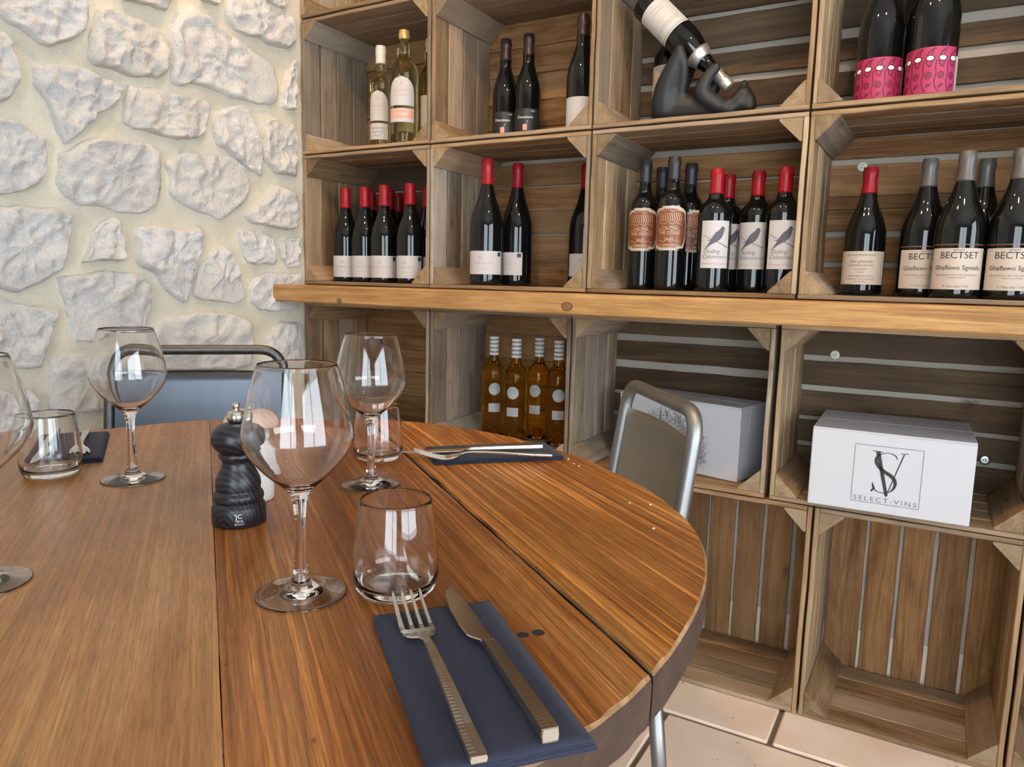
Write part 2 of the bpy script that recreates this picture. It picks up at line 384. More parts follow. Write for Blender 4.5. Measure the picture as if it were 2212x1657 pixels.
def ribbed_steel():
    m, nt, b = mat_base('hammered_steel')
    b.inputs['Base Color'].default_value = (0.62, 0.59, 0.52, 1)
    b.inputs['Metallic'].default_value = 1.0
    b.inputs['Roughness'].default_value = 0.2
    tc = N(nt, 'ShaderNodeTexCoord')
    w = N(nt, 'ShaderNodeTexWave', wave_type='BANDS', bands_direction='X')
    w.inputs['Scale'].default_value = 95.0
    w.inputs['Distortion'].default_value = 1.2
    nt.links.new(tc.outputs['Object'], w.inputs['Vector'])
    sp = N(nt, 'ShaderNodeSeparateXYZ')
    nt.links.new(tc.outputs['Object'], sp.inputs[0])
    mr = N(nt, 'ShaderNodeMapRange')
    mr.inputs['From Min'].default_value = -0.0006
    mr.inputs['From Max'].default_value = 0.0006
    nt.links.new(sp.outputs['Y'], mr.inputs['Value'])
    mu = N(nt, 'ShaderNodeMath', operation='MULTIPLY')
    nt.links.new(w.outputs['Fac'], mu.inputs[0])
    nt.links.new(mr.outputs[0], mu.inputs[1])
    bump(nt, b, mu.outputs[0], 0.12, 0.0004)
    return m


M['ribbed'] = ribbed_steel()


def turned_wood(name, dark, light, rough):
    m, nt, b = mat_base(name)
    w = N(nt, 'ShaderNodeTexWave', wave_type='RINGS', rings_direction='Y')
    w.inputs['Scale'].default_value = 85.0
    w.inputs['Distortion'].default_value = 2.0
    w.inputs['Detail'].default_value = 2.0
    tc = N(nt, 'ShaderNodeTexCoord')
    mp = N(nt, 'ShaderNodeMapping')
    mp.inputs['Location'].default_value = (0.016, 0, 0.003)
    mp.inputs['Scale'].default_value = (1.0, 1.0, 0.55)
    nt.links.new(tc.outputs['Object'], mp.inputs['Vector'])
    nt.links.new(mp.outputs[0], w.inputs['Vector'])
    nt.links.new(ramp(nt, w.outputs['Fac'], [(0.2, dark), (0.9, light)]), b.inputs['Base Color'])
    b.inputs['Roughness'].default_value = rough
    bump(nt, b, w.outputs['Fac'], 0.2, 0.0006)
    return m


M['mill_black'] = turned_wood('black_stained_wood', (0.006, 0.006, 0.008), (0.022, 0.022, 0.027), 0.38)
M['mill_pale'] = turned_wood('whitewashed_wood', (0.68, 0.63, 0.57), (0.74, 0.70, 0.64), 0.45)
M['mill_lit_peach'] = turned_wood('peach_lit_wood', (0.60, 0.40, 0.29), (0.66, 0.46, 0.35), 0.45)  # peach of the head stands in for light and refraction on pale wood


def paper_cloth(name, col):
    m, nt, b = mat_base(name)
    n1 = tex(nt, coords(nt, (1, 1, 1)), 900, 3, 0.6)
    nt.links.new(mix(nt, col, tuple(c * 1.35 for c in col), n1), b.inputs['Base Color'])
    b.inputs['Roughness'].default_value = 0.85
    b.inputs['Sheen Weight'].default_value = 0.05
    bump(nt, b, n1, 0.25, 0.0005)
    return m


M['napkin'] = paper_cloth('navy_napkin', (0.0135, 0.0142, 0.030))
M['carton'] = simple('white_carton', (0.50, 0.505, 0.53), 0.6)
M['carton_shadow'] = simple('carton_slot', (0.25, 0.23, 0.22), 0.8)
M['tape'] = simple('clear_tape', (0.62, 0.62, 0.64), 0.15)
M['ink'] = simple('black_ink', (0.02, 0.02, 0.022), 0.6)
M['ink_grey'] = simple('grey_ink', (0.16, 0.15, 0.15), 0.6)
M['ink_faint'] = simple('faint_ink', (0.36, 0.33, 0.32), 0.6)
M['ink_white'] = simple('white_ink', (0.82, 0.80, 0.76), 0.5)
M['ink_gold'] = simple('gold_ink', (0.62, 0.44, 0.22), 0.45)
M['ink_rose'] = simple('rose_ink', (0.62, 0.28, 0.22), 0.6)
M['ink_slate'] = simple('slate_ink', (0.085, 0.085, 0.105), 0.6)
M['ink_wine'] = simple('wine_ink', (0.10, 0.008, 0.02), 0.6)
M['paper'] = simple('white_label', (0.50, 0.475, 0.46), 0.6)
M['paper_cream'] = simple('cream_label', (0.50, 0.42, 0.345), 0.6)
M['paper_black'] = simple('black_label', (0.018, 0.017, 0.016), 0.5)
M['paper_pink'] = simple('pink_label', (0.38, 0.022, 0.095), 0.5)
M['paper_coral'] = simple('coral_label', (0.72, 0.33, 0.25), 0.55)
M['paper_brown'] = simple('copper_label', (0.19, 0.062, 0.028), 0.4)
M['paper_blue'] = simple('blue_stamp', (0.01, 0.03, 0.10), 0.5)
M['paper_seal'] = simple('grey_seal', (0.40, 0.43, 0.41), 0.6)
M['red_cap'] = simple('red_capsule', (0.27, 0.004, 0.010), 0.36, 0.0, Specular_IOR_Level=0.35)
M['black_cap'] = simple('black_capsule', (0.016, 0.016, 0.017), 0.42)
M['brown_cap'] = simple('brown_capsule', (0.026, 0.013, 0.012), 0.35)
M['grey_cap'] = simple('grey_capsule', (0.125, 0.115, 0.105), 0.4, 0.35)
M['gold_cap'] = simple('gold_capsule', (0.62, 0.43, 0.16), 0.35, 0.5)
M['cream_cap'] = simple('cream_capsule', (0.70, 0.66, 0.55), 0.45)
M['cork_cap'] = simple('cork_capsule', (0.62, 0.44, 0.28), 0.6)
M['silver'] = simple('silver_foil', (0.62, 0.60, 0.58), 0.35, 0.8)
M['white_cap'] = simple('white_capsule', (0.72, 0.70, 0.67), 0.45)
M['ash_cap'] = simple('ash_capsule', (0.30, 0.28, 0.26), 0.5)
M['resin'] = simple('black_resin', (0.011, 0.012, 0.0135), 0.52)
M['bulb'] = simple('bulb_glow', (1, 0.9, 0.7), 0.5)
_b = M['bulb'].node_tree.nodes['Principled BSDF']
_b.inputs['Emission Color'].default_value = (*WARM, 1)
_b.inputs['Emission Strength'].default_value = 30.0
M['washer_white'] = simple('painted_washer', (0.74, 0.68, 0.55), 0.4)
M['dry_fibre'] = simple('dry_fibre', (0.20, 0.10, 0.055), 0.85)
M['crumb'] = simple('bread_crumb', (0.72, 0.6, 0.42), 0.8)


# ---------------------------------------------------------------- mesh helpers
def mesh(name, verts, faces, mats, smooth=False, mids=None):
    me = bpy.data.meshes.new(name)
    me.from_pydata([tuple(v) for v in verts], [], faces)
    for mt in (mats if isinstance(mats, (list, tuple)) else [mats]):
        me.materials.append(M[mt] if isinstance(mt, str) else mt)
    if smooth:
        me.polygons.foreach_set('use_smooth', [True] * len(me.polygons))
    if mids:
        me.polygons.foreach_set('material_index', mids)
    me.update()
    return me


def put(name, me, parent=None, loc=(0, 0, 0), rot=(0, 0, 0), scale=(1, 1, 1)):
    o = bpy.data.objects.new(name, me)
    o.location = loc
    o.rotation_euler = rot
    o.scale = scale
    if parent:
        o.parent = parent
    COL.objects.link(o)
    return o


def tag(o, label, cat, group=None, kind=None):
    o['label'] = label
    if cat:
        o['category'] = cat
    if group:
        o['group'] = group
    if kind:
        o['kind'] = kind
    return o


def thing(name, label, cat, loc=(0, 0, 0), rz=0.0, group=None):
    return tag(put(name, None, None, loc, (0, 0, rz)), label, cat, group)


def box_geo(x0, x1, y0, y1, z0, z1, b=0.0):
    """box, edges chamfered by b"""
    if b <= 0:
        v = [(x, y, z) for x in (x0, x1) for y in (y0, y1) for z in (z0, z1)]
        f = [(0, 1, 3, 2), (4, 6, 7, 5), (0, 4, 5, 1), (2, 3, 7, 6), (0, 2, 6, 4), (1, 5, 7, 3)]
        return v, f
    v, f, idx = [], [], {}
    X, Y, Z = (x0, x1), (y0, y1), (z0, z1)
    sg = (1, -1)
    for i in (0, 1):
        for j in (0, 1):
            for k in (0, 1):
                for ax in range(3):
                    p = [X[i] + sg[i] * b, Y[j] + sg[j] * b, Z[k] + sg[k] * b]
                    p[ax] = (X[i], Y[j], Z[k])[ax]
                    idx[(i, j, k, ax)] = len(v)
                    v.append(tuple(p))
    for i in (0, 1):
        f.append([idx[(i, j, k, 0)] for j, k in ((0, 0), (1, 0), (1, 1), (0, 1))][::(1 if i else -1)])
        f.append([idx[(j, i, k, 1)] for j, k in ((0, 0), (1, 0), (1, 1), (0, 1))][::(-1 if i else 1)])
        f.append([idx[(j, k, i, 2)] for j, k in ((0, 0), (1, 0), (1, 1), (0, 1))][::(1 if i else -1)])
    for i in (0, 1):
        for j in (0, 1):
            f.append([idx[(i, j, 0, 0)], idx[(i, j, 1, 0)], idx[(i, j, 1, 1)], idx[(i, j, 0, 1)]])
            f.append([idx[(i, 0, j, 0)], idx[(i, 1, j, 0)], idx[(i, 1, j, 2)], idx[(i, 0, j, 2)]])
            f.append([idx[(0, i, j, 1)], idx[(1, i, j, 1)], idx[(1, i, j, 2)], idx[(0, i, j, 2)]])
            for k in (0, 1):
                f.append([idx[(i, j, k, 0)], idx[(i, j, k, 1)], idx[(i, j, k, 2)]])
    return v, f


def join_geo(parts):
    V, F = [], []
    for v, f in parts:
        o = len(V)
        V += list(v)
        F += [[a + o for a in q] for q in f]
    return V, F


def fix_normals(me):
    import bmesh
    bm = bmesh.new()
    bm.from_mesh(me)
    bmesh.ops.recalc_face_normals(bm, faces=bm.faces)
    bm.to_mesh(me)
    bm.free()
    return me


def box(name, dims, mat, b=0.0):
    v, f = box_geo(*dims, b)
    return fix_normals(mesh(name, v, f, mat))


def spline(pts, n=4):
    """Catmull-Rom through 2-D or 3-D points"""
    P = [Vector(p) for p in pts]
    out = []
    for i in range(len(P) - 1):
        p0, p1, p2 = P[max(i - 1, 0)], P[i], P[i + 1]
        p3 = P[min(i + 2, len(P) - 1)]
        for k in range(n):
            t = k / n
            out.append(0.5 * ((2 * p1) + (p2 - p0) * t + (2 * p0 - 5 * p1 + 4 * p2 - p3) * t * t + (3 * p1 - p0 - 3 * p2 + p3) * t ** 3))
    out.append(P[-1])
    return out


def lathe(name, prof, mat, seg=36, smooth=True):
    v, f, rings = [], [], []
    for r, z in prof:
        if r < 1e-6:
            rings.append([len(v)])
            v.append((0, 0, z))
        else:
            rings.append(list(range(len(v), len(v) + seg)))
            v += [(r * math.cos(2 * math.pi * i / seg), r * math.sin(2 * math.pi * i / seg), z) for i in range(seg)]
    for a, b in zip(rings, rings[1:]):
        for i in range(seg):
            j = (i + 1) % seg
            if len(a) == 1 and len(b) == 1:
                continue
            if len(a) == 1:
                f.append((a[0], b[j], b[i]))
            elif len(b) == 1:
                f.append((a[i], a[j], b[0]))
            else:
                f.append((a[i], a[j], b[j], b[i]))
    return fix_normals(mesh(name, v, f, mat, smooth))


def tube_geo(path, rad, seg=12, cap=True):
    P = [Vector(p) for p in path]
    R = rad if isinstance(rad, (list, tuple)) else [rad] * len(P)
    v, f = [], []
    t0 = (P[1] - P[0]).normalized()
    n = t0.orthogonal().normalized()
    for i, p in enumerate(P):
        t = (P[min(i + 1, len(P) - 1)] - P[max(i - 1, 0)]).normalized()
        n = (n - t * n.dot(t)).normalized()
        b = t.cross(n)
        v += [p + (n * math.cos(2 * math.pi * k / seg) + b * math.sin(2 * math.pi * k / seg)) * R[i] for k in range(seg)]
    for i in range(len(P) - 1):
        for k in range(seg):
            a, b2 = i * seg + k, i * seg + (k + 1) % seg
            f.append((a, b2, b2 + seg, a + seg))
    if cap:
        f.append(tuple(range(seg))[::-1])
        f.append(tuple(range((len(P) - 1) * seg, len(P) * seg)))
    return v, f


def tube(name, path, rad, mat, seg=12):
    v, f = tube_geo(path, rad, seg)
    return fix_normals(mesh(name, v, f, mat, True))


def round_path(pts, rad, n=7):
    """polyline with its inner corners rounded"""
    P = [Vector(p) for p in pts]
    out = [P[0]]
    for i in range(1, len(P) - 1):
        a, b, c = P[i - 1], P[i], P[i + 1]
        d1, d2 = (a - b).normalized(), (c - b).normalized()
        r = min(rad, (a - b).length * 0.48, (c - b).length * 0.48)
        s, e = b + d1 * r, b + d2 * r
        for k in range(n + 1):
            t = k / n
            out.append(s * (1 - t) ** 2 + b * 2 * t * (1 - t) + e * t * t)
    out.append(P[-1])
    return out


def ribbon_geo(path, width, cols=2, n=0):
    """flat stroke in the (s, z) plane"""
    P = [Vector((p[0], p[1])) for p in path]
    Wd = width if isinstance(width, (list, tuple)) else [width] * len(P)
    v, f = [], []
    for i, p in enumerate(P):
        t = (P[min(i + 1, len(P) - 1)] - P[max(i - 1, 0)])
        t = t.normalized() if t.length > 1e-9 else Vector((1, 0))
        nn = Vector((-t.y, t.x))
        for c in range(cols + 1):
            q = p + nn * Wd[i] * (c / cols - 0.5)
            v.append((q.x, q.y))
    for i in range(len(P) - 1):
        for c in range(cols):
            a = i * (cols + 1) + c
            f.append((a, a + 1, a + cols + 2, a + cols + 1))
    return v, f


def disc_geo(cx, cz, rx, rz, seg=20, rings=3):
    v, f = [(cx, cz)], []
    for r in range(1, rings + 1):
        for k in range(seg):
            a = 2 * math.pi * k / seg
            v.append((cx + rx * r / rings * math.cos(a), cz + rz * r / rings * math.sin(a)))
    for k in range(seg):
        f.append((0, 1 + k, 1 + (k + 1) % seg))
        for r in range(rings - 1):
            a, b = 1 + r * seg + k, 1 + r * seg + (k + 1) % seg
            f.append((a, a + seg, b + seg, b))
    return v, f


def patch_geo(rows, cols=14):
    """label sheet from rows (z, s0, s1)"""
    v, f = [], []
    for z, a, b in rows:
        v += [(a + (b - a) * c / cols, z) for c in range(cols + 1)]
    for i in range(len(rows) - 1):
        for c in range(cols):
            a = i * (cols + 1) + c
            f.append((a, a + 1, a + cols + 2, a + cols + 1))
    return v, f


_text_cache = {}


def text_geo(txt, size, cx, z, align='CENTER', space=1.0, shear=0.0, squash=1.0):
    key = (txt, align, space, shear)
    if key not in _text_cache:
        cu = bpy.data.curves.new('lettering', 'FONT')
        cu.body = txt
        cu.size = 1.0
        cu.align_x = align
        cu.space_character = space
        cu.shear = shear
        cu.resolution_u = 3
        ob = bpy.data.objects.new('lettering_source', cu)
        COL.objects.link(ob)
        dg = bpy.context.evaluated_depsgraph_get()
        me = ob.evaluated_get(dg).to_mesh()
        g = ([(q.co.x, q.co.y) for q in me.vertices], [list(p.vertices) for p in me.polygons])
        ob.evaluated_get(dg).to_mesh_clear()
        bpy.data.objects.remove(ob)
        bpy.data.curves.remove(cu)
        _text_cache[key] = g
    v, f = _text_cache[key]
    return [(x * size * squash + cx, y * size + z) for x, y in v], f


def wrap(name, geos, r, mat):
    """lay flat (s, z) geometry on an upright cylinder, centre facing -Y"""
    v, f = join_geo(geos)
    V = [(r * math.sin(s / r), -r * math.cos(s / r), z) for s, z in v]
    return fix_out(mesh(name, V, f, mat, True))


def fix_out(me):
    """turn faces of a wrapped sheet outwards"""
    fl = [p.index for p in me.polygons if p.normal.x * p.center.x + p.normal.y * p.center.y < 0]
    for i in fl:
        me.polygons[i].flip()
    me.update()
    return me


def flat(name, geos, mat, y=0.0):
    """flat geometry in the X-Z plane facing -Y"""
    v, f = join_geo(geos)
    me = mesh(name, [(s, y, z) for s, z in v], f, mat)
    for p in me.polygons:
        if p.normal.y > 0:
            p.flip()
    me.update()
    return me
# ---------------------------------------------------------------- room shell
def structure(name, me, label):
    return tag(put(name, me), label, None, kind='structure')


def wall_with_openings(name, ax, pl, th, a0, a1, holes, mat):
    """wall of boxes round rectangular openings (u0, u1, z0, z1)"""
    parts = []
    us = sorted({a0, a1, *[h[0] for h in holes], *[h[1] for h in holes]})
    for u0, u1 in zip(us, us[1:]):
        hs = [h for h in holes if h[0] <= u0 and h[1] >= u1]
        zz = [(0.0, ROOM_Z)] if not hs else [(0.0, hs[0][2]), (hs[0][3], ROOM_Z)]
        for z0, z1 in zz:
            if z1 - z0 > 1e-4:
                d = (u0, u1, pl, pl + th, z0, z1) if ax == 'y' else (pl, pl + th, u0, u1, z0, z1)
                parts.append(box_geo(*d))
    v, f = join_geo(parts)
    return mesh(name, v, f, mat)


floor = structure('floor', box('floor', (-0.2, ROOM_X + 0.15, ROOM_Y - 0.15, 0.45, -0.06, -0.006), 'grout'), 'beige stone tile floor with dark joints')
structure('ceiling', box('ceiling', (-0.2, ROOM_X + 0.15, ROOM_Y - 0.15, 0.45, ROOM_Z, ROOM_Z + 0.1), 'ceiling'), 'plain off white ceiling above the room')
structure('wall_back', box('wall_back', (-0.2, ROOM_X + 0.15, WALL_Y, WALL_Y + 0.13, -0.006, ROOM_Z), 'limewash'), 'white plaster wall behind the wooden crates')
structure('baseboard_back', box('baseboard_back', (0.0, ROOM_X, WALL_Y - 0.0015, WALL_Y, -0.006, 0.108), 'skirting'), 'cream skirting behind the lowest crates')
structure('wall_right', wall_with_openings('wall_right', 'x', ROOM_X, 0.12, ROOM_Y, WALL_Y, [w[2:] for w in WINDOWS if w[0] == 'x'], 'taupe'), 'taupe painted side wall with a window')
structure('wall_front', wall_with_openings('wall_front', 'y', ROOM_Y - 0.12, 0.12, -0.2, ROOM_X + 0.12, [w[2:] for w in WINDOWS if w[0] == 'y'], 'taupe'), 'taupe painted wall with a tall window')
for k, (ax, pl, a, b, z0, z1) in enumerate(WINDOWS):
    w = tag(put('window_%d' % (k + 1), None), 'glazed window with slim painted frame, number %d from the stone wall' % (k + 1), None, kind='structure')
    bars = [(a, a + 0.05, z0, z1), (b - 0.05, b, z0, z1), (a, b, z0, z0 + 0.07), (a, b, z1 - 0.05, z1), ((a + b) / 2 - 0.03, (a + b) / 2 + 0.03, z0, z1)]
    for i, (u0, u1, q0, q1) in enumerate(bars):
        d = (u0, u1, pl - 0.09, pl - 0.03, q0, q1) if ax == 'y' else (pl + 0.03, pl + 0.09, u0, u1, q0, q1)
        put('window_frame', box('window_frame', d, 'paint_white', 0.004), w)
    for u0, u1 in ((a + 0.05, (a + b) / 2 - 0.03), ((a + b) / 2 + 0.03, b - 0.05)):
        d = (u0, u1, pl - 0.062, pl - 0.058, z0 + 0.07, z1 - 0.05) if ax == 'y' else (pl + 0.058, pl + 0.062, u0, u1, z0 + 0.07, z1 - 0.05)
        put('pane', box('pane', d, 'pane'), w)

# floor tiles, one object each on the grout bed
TW, TD, TG = 0.60, 0.40, 0.011
tv, tf = box_geo(-TW / 2 + TG / 2, TW / 2 - TG / 2, -TD / 2 + TG / 2, TD / 2 - TG / 2, -0.012, 0.0, 0.004)
tile_me = fix_normals(mesh('tile', tv, tf, 'tile'))
row_shift = {0: 1.5425, 1: 1.3125}
for r in range(-1, 9):
    yc = -0.146 - TD / 2 - (r - 1) * TD
    x = row_shift.get(r, 1.3125 + 0.23 * ((r * 7) % 3)) % TW - TW
    while x < ROOM_X:
        if -3.7 < yc < 0.4 and x + TW > 0.0:
            put('tile', tile_me, floor, (x + TW / 2, yc, 0))
        x += TW

# ---------------------------------------------------------------- rubble stone wall on the left
def nz(y, z, s, seed=0.0):
    return noise.noise(Vector((y * s + seed, z * s - seed * 0.7, seed * 1.3)))


gy, gz = 150, 110
Y0, Y1, Z0, Z1 = ROOM_Y, WALL_Y, -0.006, ROOM_Z
mv, mf = [], []
for j in range(gz + 1):
    for i in range(gy + 1):
        y, z = Y0 + (Y1 - Y0) * i / gy, Z0 + (Z1 - Z0) * j / gz
        mv.append((0.005 + 0.009 * nz(y, z, 5.5) + 0.006 * nz(y, z, 17, 3.1), y, z))
for j in range(gz):
    for i in range(gy):
        a = j * (gy + 1) + i
        mf.append((a, a + 1, a + gy + 2, a + gy + 1))
nb = len(mv)
mv += [(-0.2, Y0, Z0), (-0.2, Y1, Z0), (-0.2, Y1, Z1), (-0.2, Y0, Z1)]
mf.append((nb, nb + 3, nb + 2, nb + 1))
wall_left = structure('wall_left', mesh('wall_left', mv, mf, 'mortar', True), 'rough whitish rubble stone wall with cream mortar joints')


def stone(poly, h, seed, npt=80, rings=(1.03, 1.0, 0.975, 0.945, 0.91, 0.86, 0.80, 0.73, 0.66, 0.58, 0.50, 0.42, 0.34, 0.26, 0.18, 0.09)):
    P = [Vector(p) for p in poly]
    L = [(P[i] - P[i - 1]).length for i in range(len(P))]
    tot = sum(L)
    bd = []
    for k in range(npt):
        t = k / npt * tot
        i = 0
        while t > L[i] and i < len(P) - 1:
            t -= L[i]
            i += 1
        q = P[i - 1].lerp(P[i], min(t / max(L[i], 1e-6), 1))
        q = q + Vector((nz(q.x, q.y, 45, seed), nz(q.x, q.y, 45, seed + 9))) * 0.004
        bd.append(q)
    c = sum(bd, Vector((0, 0))) / npt
    v, f = [], []
    # a sloping dressed face plus chisel marks
    sy, sz = (nz(c.x, c.y, 3, seed) * 0.12, nz(c.x, c.y, 3, seed + 4) * 0.12)
    for ri, t in enumerate(rings):
        for q in bd:
            p = c + (q - c) * t
            y, z = p
            if ri == 0:
                x = -0.006
            else:
                edge = min(1.0, (1.0 - t) / 0.09)
                rel = 0.009 * nz(y, z, 14, seed) + 0.0085 * nz(y, z, 34, seed + 2) + 0.0055 * nz(y, z, 80, seed + 5)
                rel += 0.012 * (abs(nz(y, z, 20, seed + 7)) - 0.25) - 0.007 * abs(nz(y, z, 46, seed + 11))
                x = h * (0.42 + 0.58 * math.sin(edge * math.pi / 2)) + (0.35 + 0.65 * edge) * rel + (p.x - c.x) * sy + (p.y - c.y) * sz
                x = max(x, 0.010 if ri < 2 else 0.019)
            v.append((x, y, z))
    n = npt
    for r in range(len(rings) - 1):
        for k in range(n):
            a, b = r * n + k, r * n + (k + 1) % n
            f.append((a, b, b + n, a + n))
    v.append((h + 0.006 * nz(c.x, c.y, 20, seed), c.x, c.y))
    last = (len(rings) - 1) * n
    for k in range(n):
        f.append((last + k, last + (k + 1) % n, len(v) - 1))
    return fix_normals(mesh('stone', v, f, 'stone', True))


for k, poly in enumerate(STONES):
    put('stone', stone(poly, 0.024 + 0.008 * random.random(), 3.7 * k), wall_left)
for j in range(13):                                   # the courses above, below and nearer than the stones in view
    for i in range(10):
        y = -0.11 - 0.215 * i - 0.1 * (j % 2) + random.uniform(-0.02, 0.02)
        z = 0.09 + 0.185 * j + random.uniform(-0.02, 0.02)
        if (-1.03 < y and 0.54 < z < 1.89) or y < -2.1:
            continue
        ry, rz = random.uniform(0.085, 0.105), random.uniform(0.070, 0.084)
        ph = random.random() * 6
        pl = []
        for q in range(12):
            a = 2 * math.pi * q / 12
            e = 0.8 + 0.28 * random.random()
            pl.append((y + ry * e * math.copysign(abs(math.cos(a)) ** 0.75, math.cos(a)), z + rz * e * math.copysign(abs(math.sin(a)) ** 0.75, math.sin(a))))
        if max(p[0] for p in pl) < -0.01:
            put('stone', stone(pl, 0.022, 5.1 * (i + 13 * j), 40, (1.03, 1.0, 0.95, 0.88, 0.7, 0.45, 0.2)), wall_left)

# ceiling spotlights
for k, (p, tgt, pw) in enumerate(SPOTS):
    names = ['nearest the stone wall', 'above the corner of stone wall and crates', 'above the middle crates', 'above the far right crates']
    t = thing('ceiling_spotlight', 'small round ceiling spotlight ' + names[k], 'lamp', p, group='ceiling spotlights')
    put('housing', lathe('housing', [(0.0, 0.085), (0.034, 0.085), (0.036, 0.08), (0.036, 0.0), (0.033, 0.0), (0.033, 0.07), (0.0, 0.07)], 'lamp_body', 24), t)
    put('bulb', lathe('bulb', [(0.0, 0.012), (0.016, 0.016), (0.022, 0.028), (0.018, 0.045), (0.0, 0.07)], 'bulb', 20), t)
    ld = bpy.data.lights.new('spot_beam', 'SPOT')
    ld.energy = pw
    ld.color = WARM
    ld.spot_size = math.radians(100)
    ld.spot_blend = 0.8
    ld.shadow_soft_size = 0.03
    lo = put('spot_beam', ld, t, (0, 0, -0.004))
    d = Vector(tgt) - Vector(p)
    lo.rotation_euler = d.to_track_quat('-Z', 'Y').to_euler()

# ---------------------------------------------------------------- crates
def board_mesh(seed, mat):
    """weathered board 0.5 x 0.068 x 0.010, length along X"""
    n, b = 10, 0.0016
    v, f = [], []
    for i in range(n + 1):
        x = -0.25 + 0.5 * i / n
        e1 = 0.0016 * noise.noise(Vector((x * 14, seed * 3.1, 0)))
        e2 = 0.0016 * noise.noise(Vector((x * 14, seed * 3.1, 5)))
        w = 0.0010 * noise.noise(Vector((x * 8, seed * 1.7, 9)))
        y0, y1, z0, z1 = -0.034 + e1, 0.034 + e2, -0.005 + w, 0.005 + w
        v += [(x, y0 + b, z0), (x, y1 - b, z0), (x, y1, z0 + b), (x, y1, z1 - b), (x, y1 - b, z1), (x, y0 + b, z1), (x, y0, z1 - b), (x, y0, z0 + b)]
    for i in range(n):
        for k in range(8):
            a, c = i * 8 + k, i * 8 + (k + 1) % 8
            f.append((a, c, c + 8, a + 8))
    f.append(tuple(range(8))[::-1])
    f.append(tuple(range(n * 8, n * 8 + 8)))
    return fix_normals(mesh('crate_board', v, f, mat))


BOARDS = {m: [board_mesh(k + 10 * i, m) for k in range(4)] for i, m in enumerate(('crate', 'crate_grey', 'crate_pale', 'crate_warm', 'crate_dark'))}


def cleat_mesh(seed, mat):
    """triangular corner block 0.28 long (X), legs of 0.05 along Y and Z from the right angle"""
    L, g = 0.28, 0.05
    sec = [(0, 0), (1, 0), (1.0, 0.07), (0.07, 1.0), (0, 1)]
    v, f = [], []
    n = 5
    for i in range(n + 1):
        for q, (y, z) in enumerate(sec):
            j = 0.035 * noise.noise(Vector((i * 0.9, q * 2.0, seed * 3.3)))
            v.append((L * i / n, g * (y + (j if y else 0)), g * (z + (j if z else 0))))
    for i in range(n):
        for k in range(5):
            a, c = i * 5 + k, i * 5 + (k + 1) % 5
            f.append((a, c, c + 5, a + 5))
    f.append((4, 3, 2, 1, 0))
    f.append(tuple(range(n * 5, n * 5 + 5)))
    return fix_normals(mesh('corner_cleat', v, f, [mat, 'end_grain'], mids=[0] * (n * 5) + [1, 1]))


CLEATS = {m: [cleat_mesh(k, m) for k in range(3)] for m in ('crate', 'crate_grey')}
CT = 0.0105


def crate(label, x0, x1, z0, z1, side='crate', back='crate_warm', flatm='crate', cleat='crate', gaps=None, portrait=False, washers=(), short=False):
    D = 0.305
    W, H = (z1 - z0, x1 - x0) if portrait else (x1 - x0, z1 - z0)
    if portrait:
        t = tag(put('wooden_crate', None, None, (x0, 0, (z0 + z1) / 2), (0, math.radians(90), 0)), label, 'crate', 'wooden crates stacked as wall shelves')
    else:
        t = tag(put('wooden_crate', None, None, ((x0 + x1) / 2, 0, z0)), label, 'crate', 'wooden crates stacked as wall shelves')
    Di = D - 0.0115
    R = random

    def bd(name, m, L, Wd, loc, rot, T=CT):
        s = (L / 0.5, Wd / 0.068, T / 0.0105)
        j = 0.0 if name == 'floor_board' else 1.0
        put(name, R.choice(BOARDS[m]), t, loc, (rot[0] + j * R.uniform(-0.004, 0.004), rot[1] + j * R.uniform(-0.003, 0.003), rot[2] + R.uniform(-0.004, 0.004)), s)
    pitch = Di / 4
    for i in range(4):
        y = pitch * (i + 0.5)
        fr = R.uniform(-0.0015, 0.0015)
        bd('floor_board', flatm, W - 0.002, pitch - R.uniform(0.002, 0.005), (0, y + fr, CT / 2 + 0.0005), (0, 0, 0))
        bd('top_board', flatm, W - 0.002, pitch - R.uniform(0.002, 0.005), (0, y - fr, H - CT / 2 - 0.0005), (0, 0, 0))
        for sx in (-1, 1):
            bd('side_board', side, H - 2 * CT - 0.002, pitch - R.uniform(0.002, 0.007), (sx * (W / 2 - CT / 2 - 0.0005), y + fr, H / 2), (0, math.radians(-90), 0))
    if gaps is None:
        n = 5
        g = [R.choice((0.0012, 0.0018, 0.0025, 0.0055)) for _ in range(n + 1)]
        hh = (H - 0.006 - sum(g)) / n
        gaps, z = [], 0.003
        for i in range(n):
            z += g[i]
            gaps.append((z, z + hh))
            z += hh
    for a, b in gaps:
        bd('back_board', back, W - 0.004, b - a, (0, D - CT / 2, (a + b) / 2), (math.radians(90), 0, 0), 0.009)
    for sx in (-1, 1):
        for sz in (0, 1):
            leg = R.uniform(0.047, 0.0525)
            yl = R.uniform(0.0, 0.006)
            x = sx * (W / 2 - CT - 0.001)
            z = CT + 0.001 if sz == 0 else H - CT - 0.001
            ln = 0.030 if short and sx > 0 and sz == 0 else Di - yl - 0.001
            put('corner_cleat', R.choice(CLEATS[cleat]), t, (x, yl, z), (0, 0, math.radians(90)), (ln / 0.28, sx * leg / 0.05, leg / 0.05 * (1 if sz == 0 else -1)))
    for wx, wz, mt in washers:
        w = put('washer', lathe('washer', [(0.0, 0.0), (0.0112, 0.0), (0.0112, 0.0016), (0.0095, 0.0026), (0.005, 0.0026), (0.0, 0.0022)], mt, 24), t, (wx - (x0 + x1) / 2, D - 0.0105, wz - z0), (math.radians(90), 0, 0))
        put('screw_head', lathe('screw_head', [(0.0, 0.0022), (0.0042, 0.0024), (0.0038, 0.0038), (0.0012, 0.0042), (0.0, 0.0030)], 'zinc', 16), w)
    return t


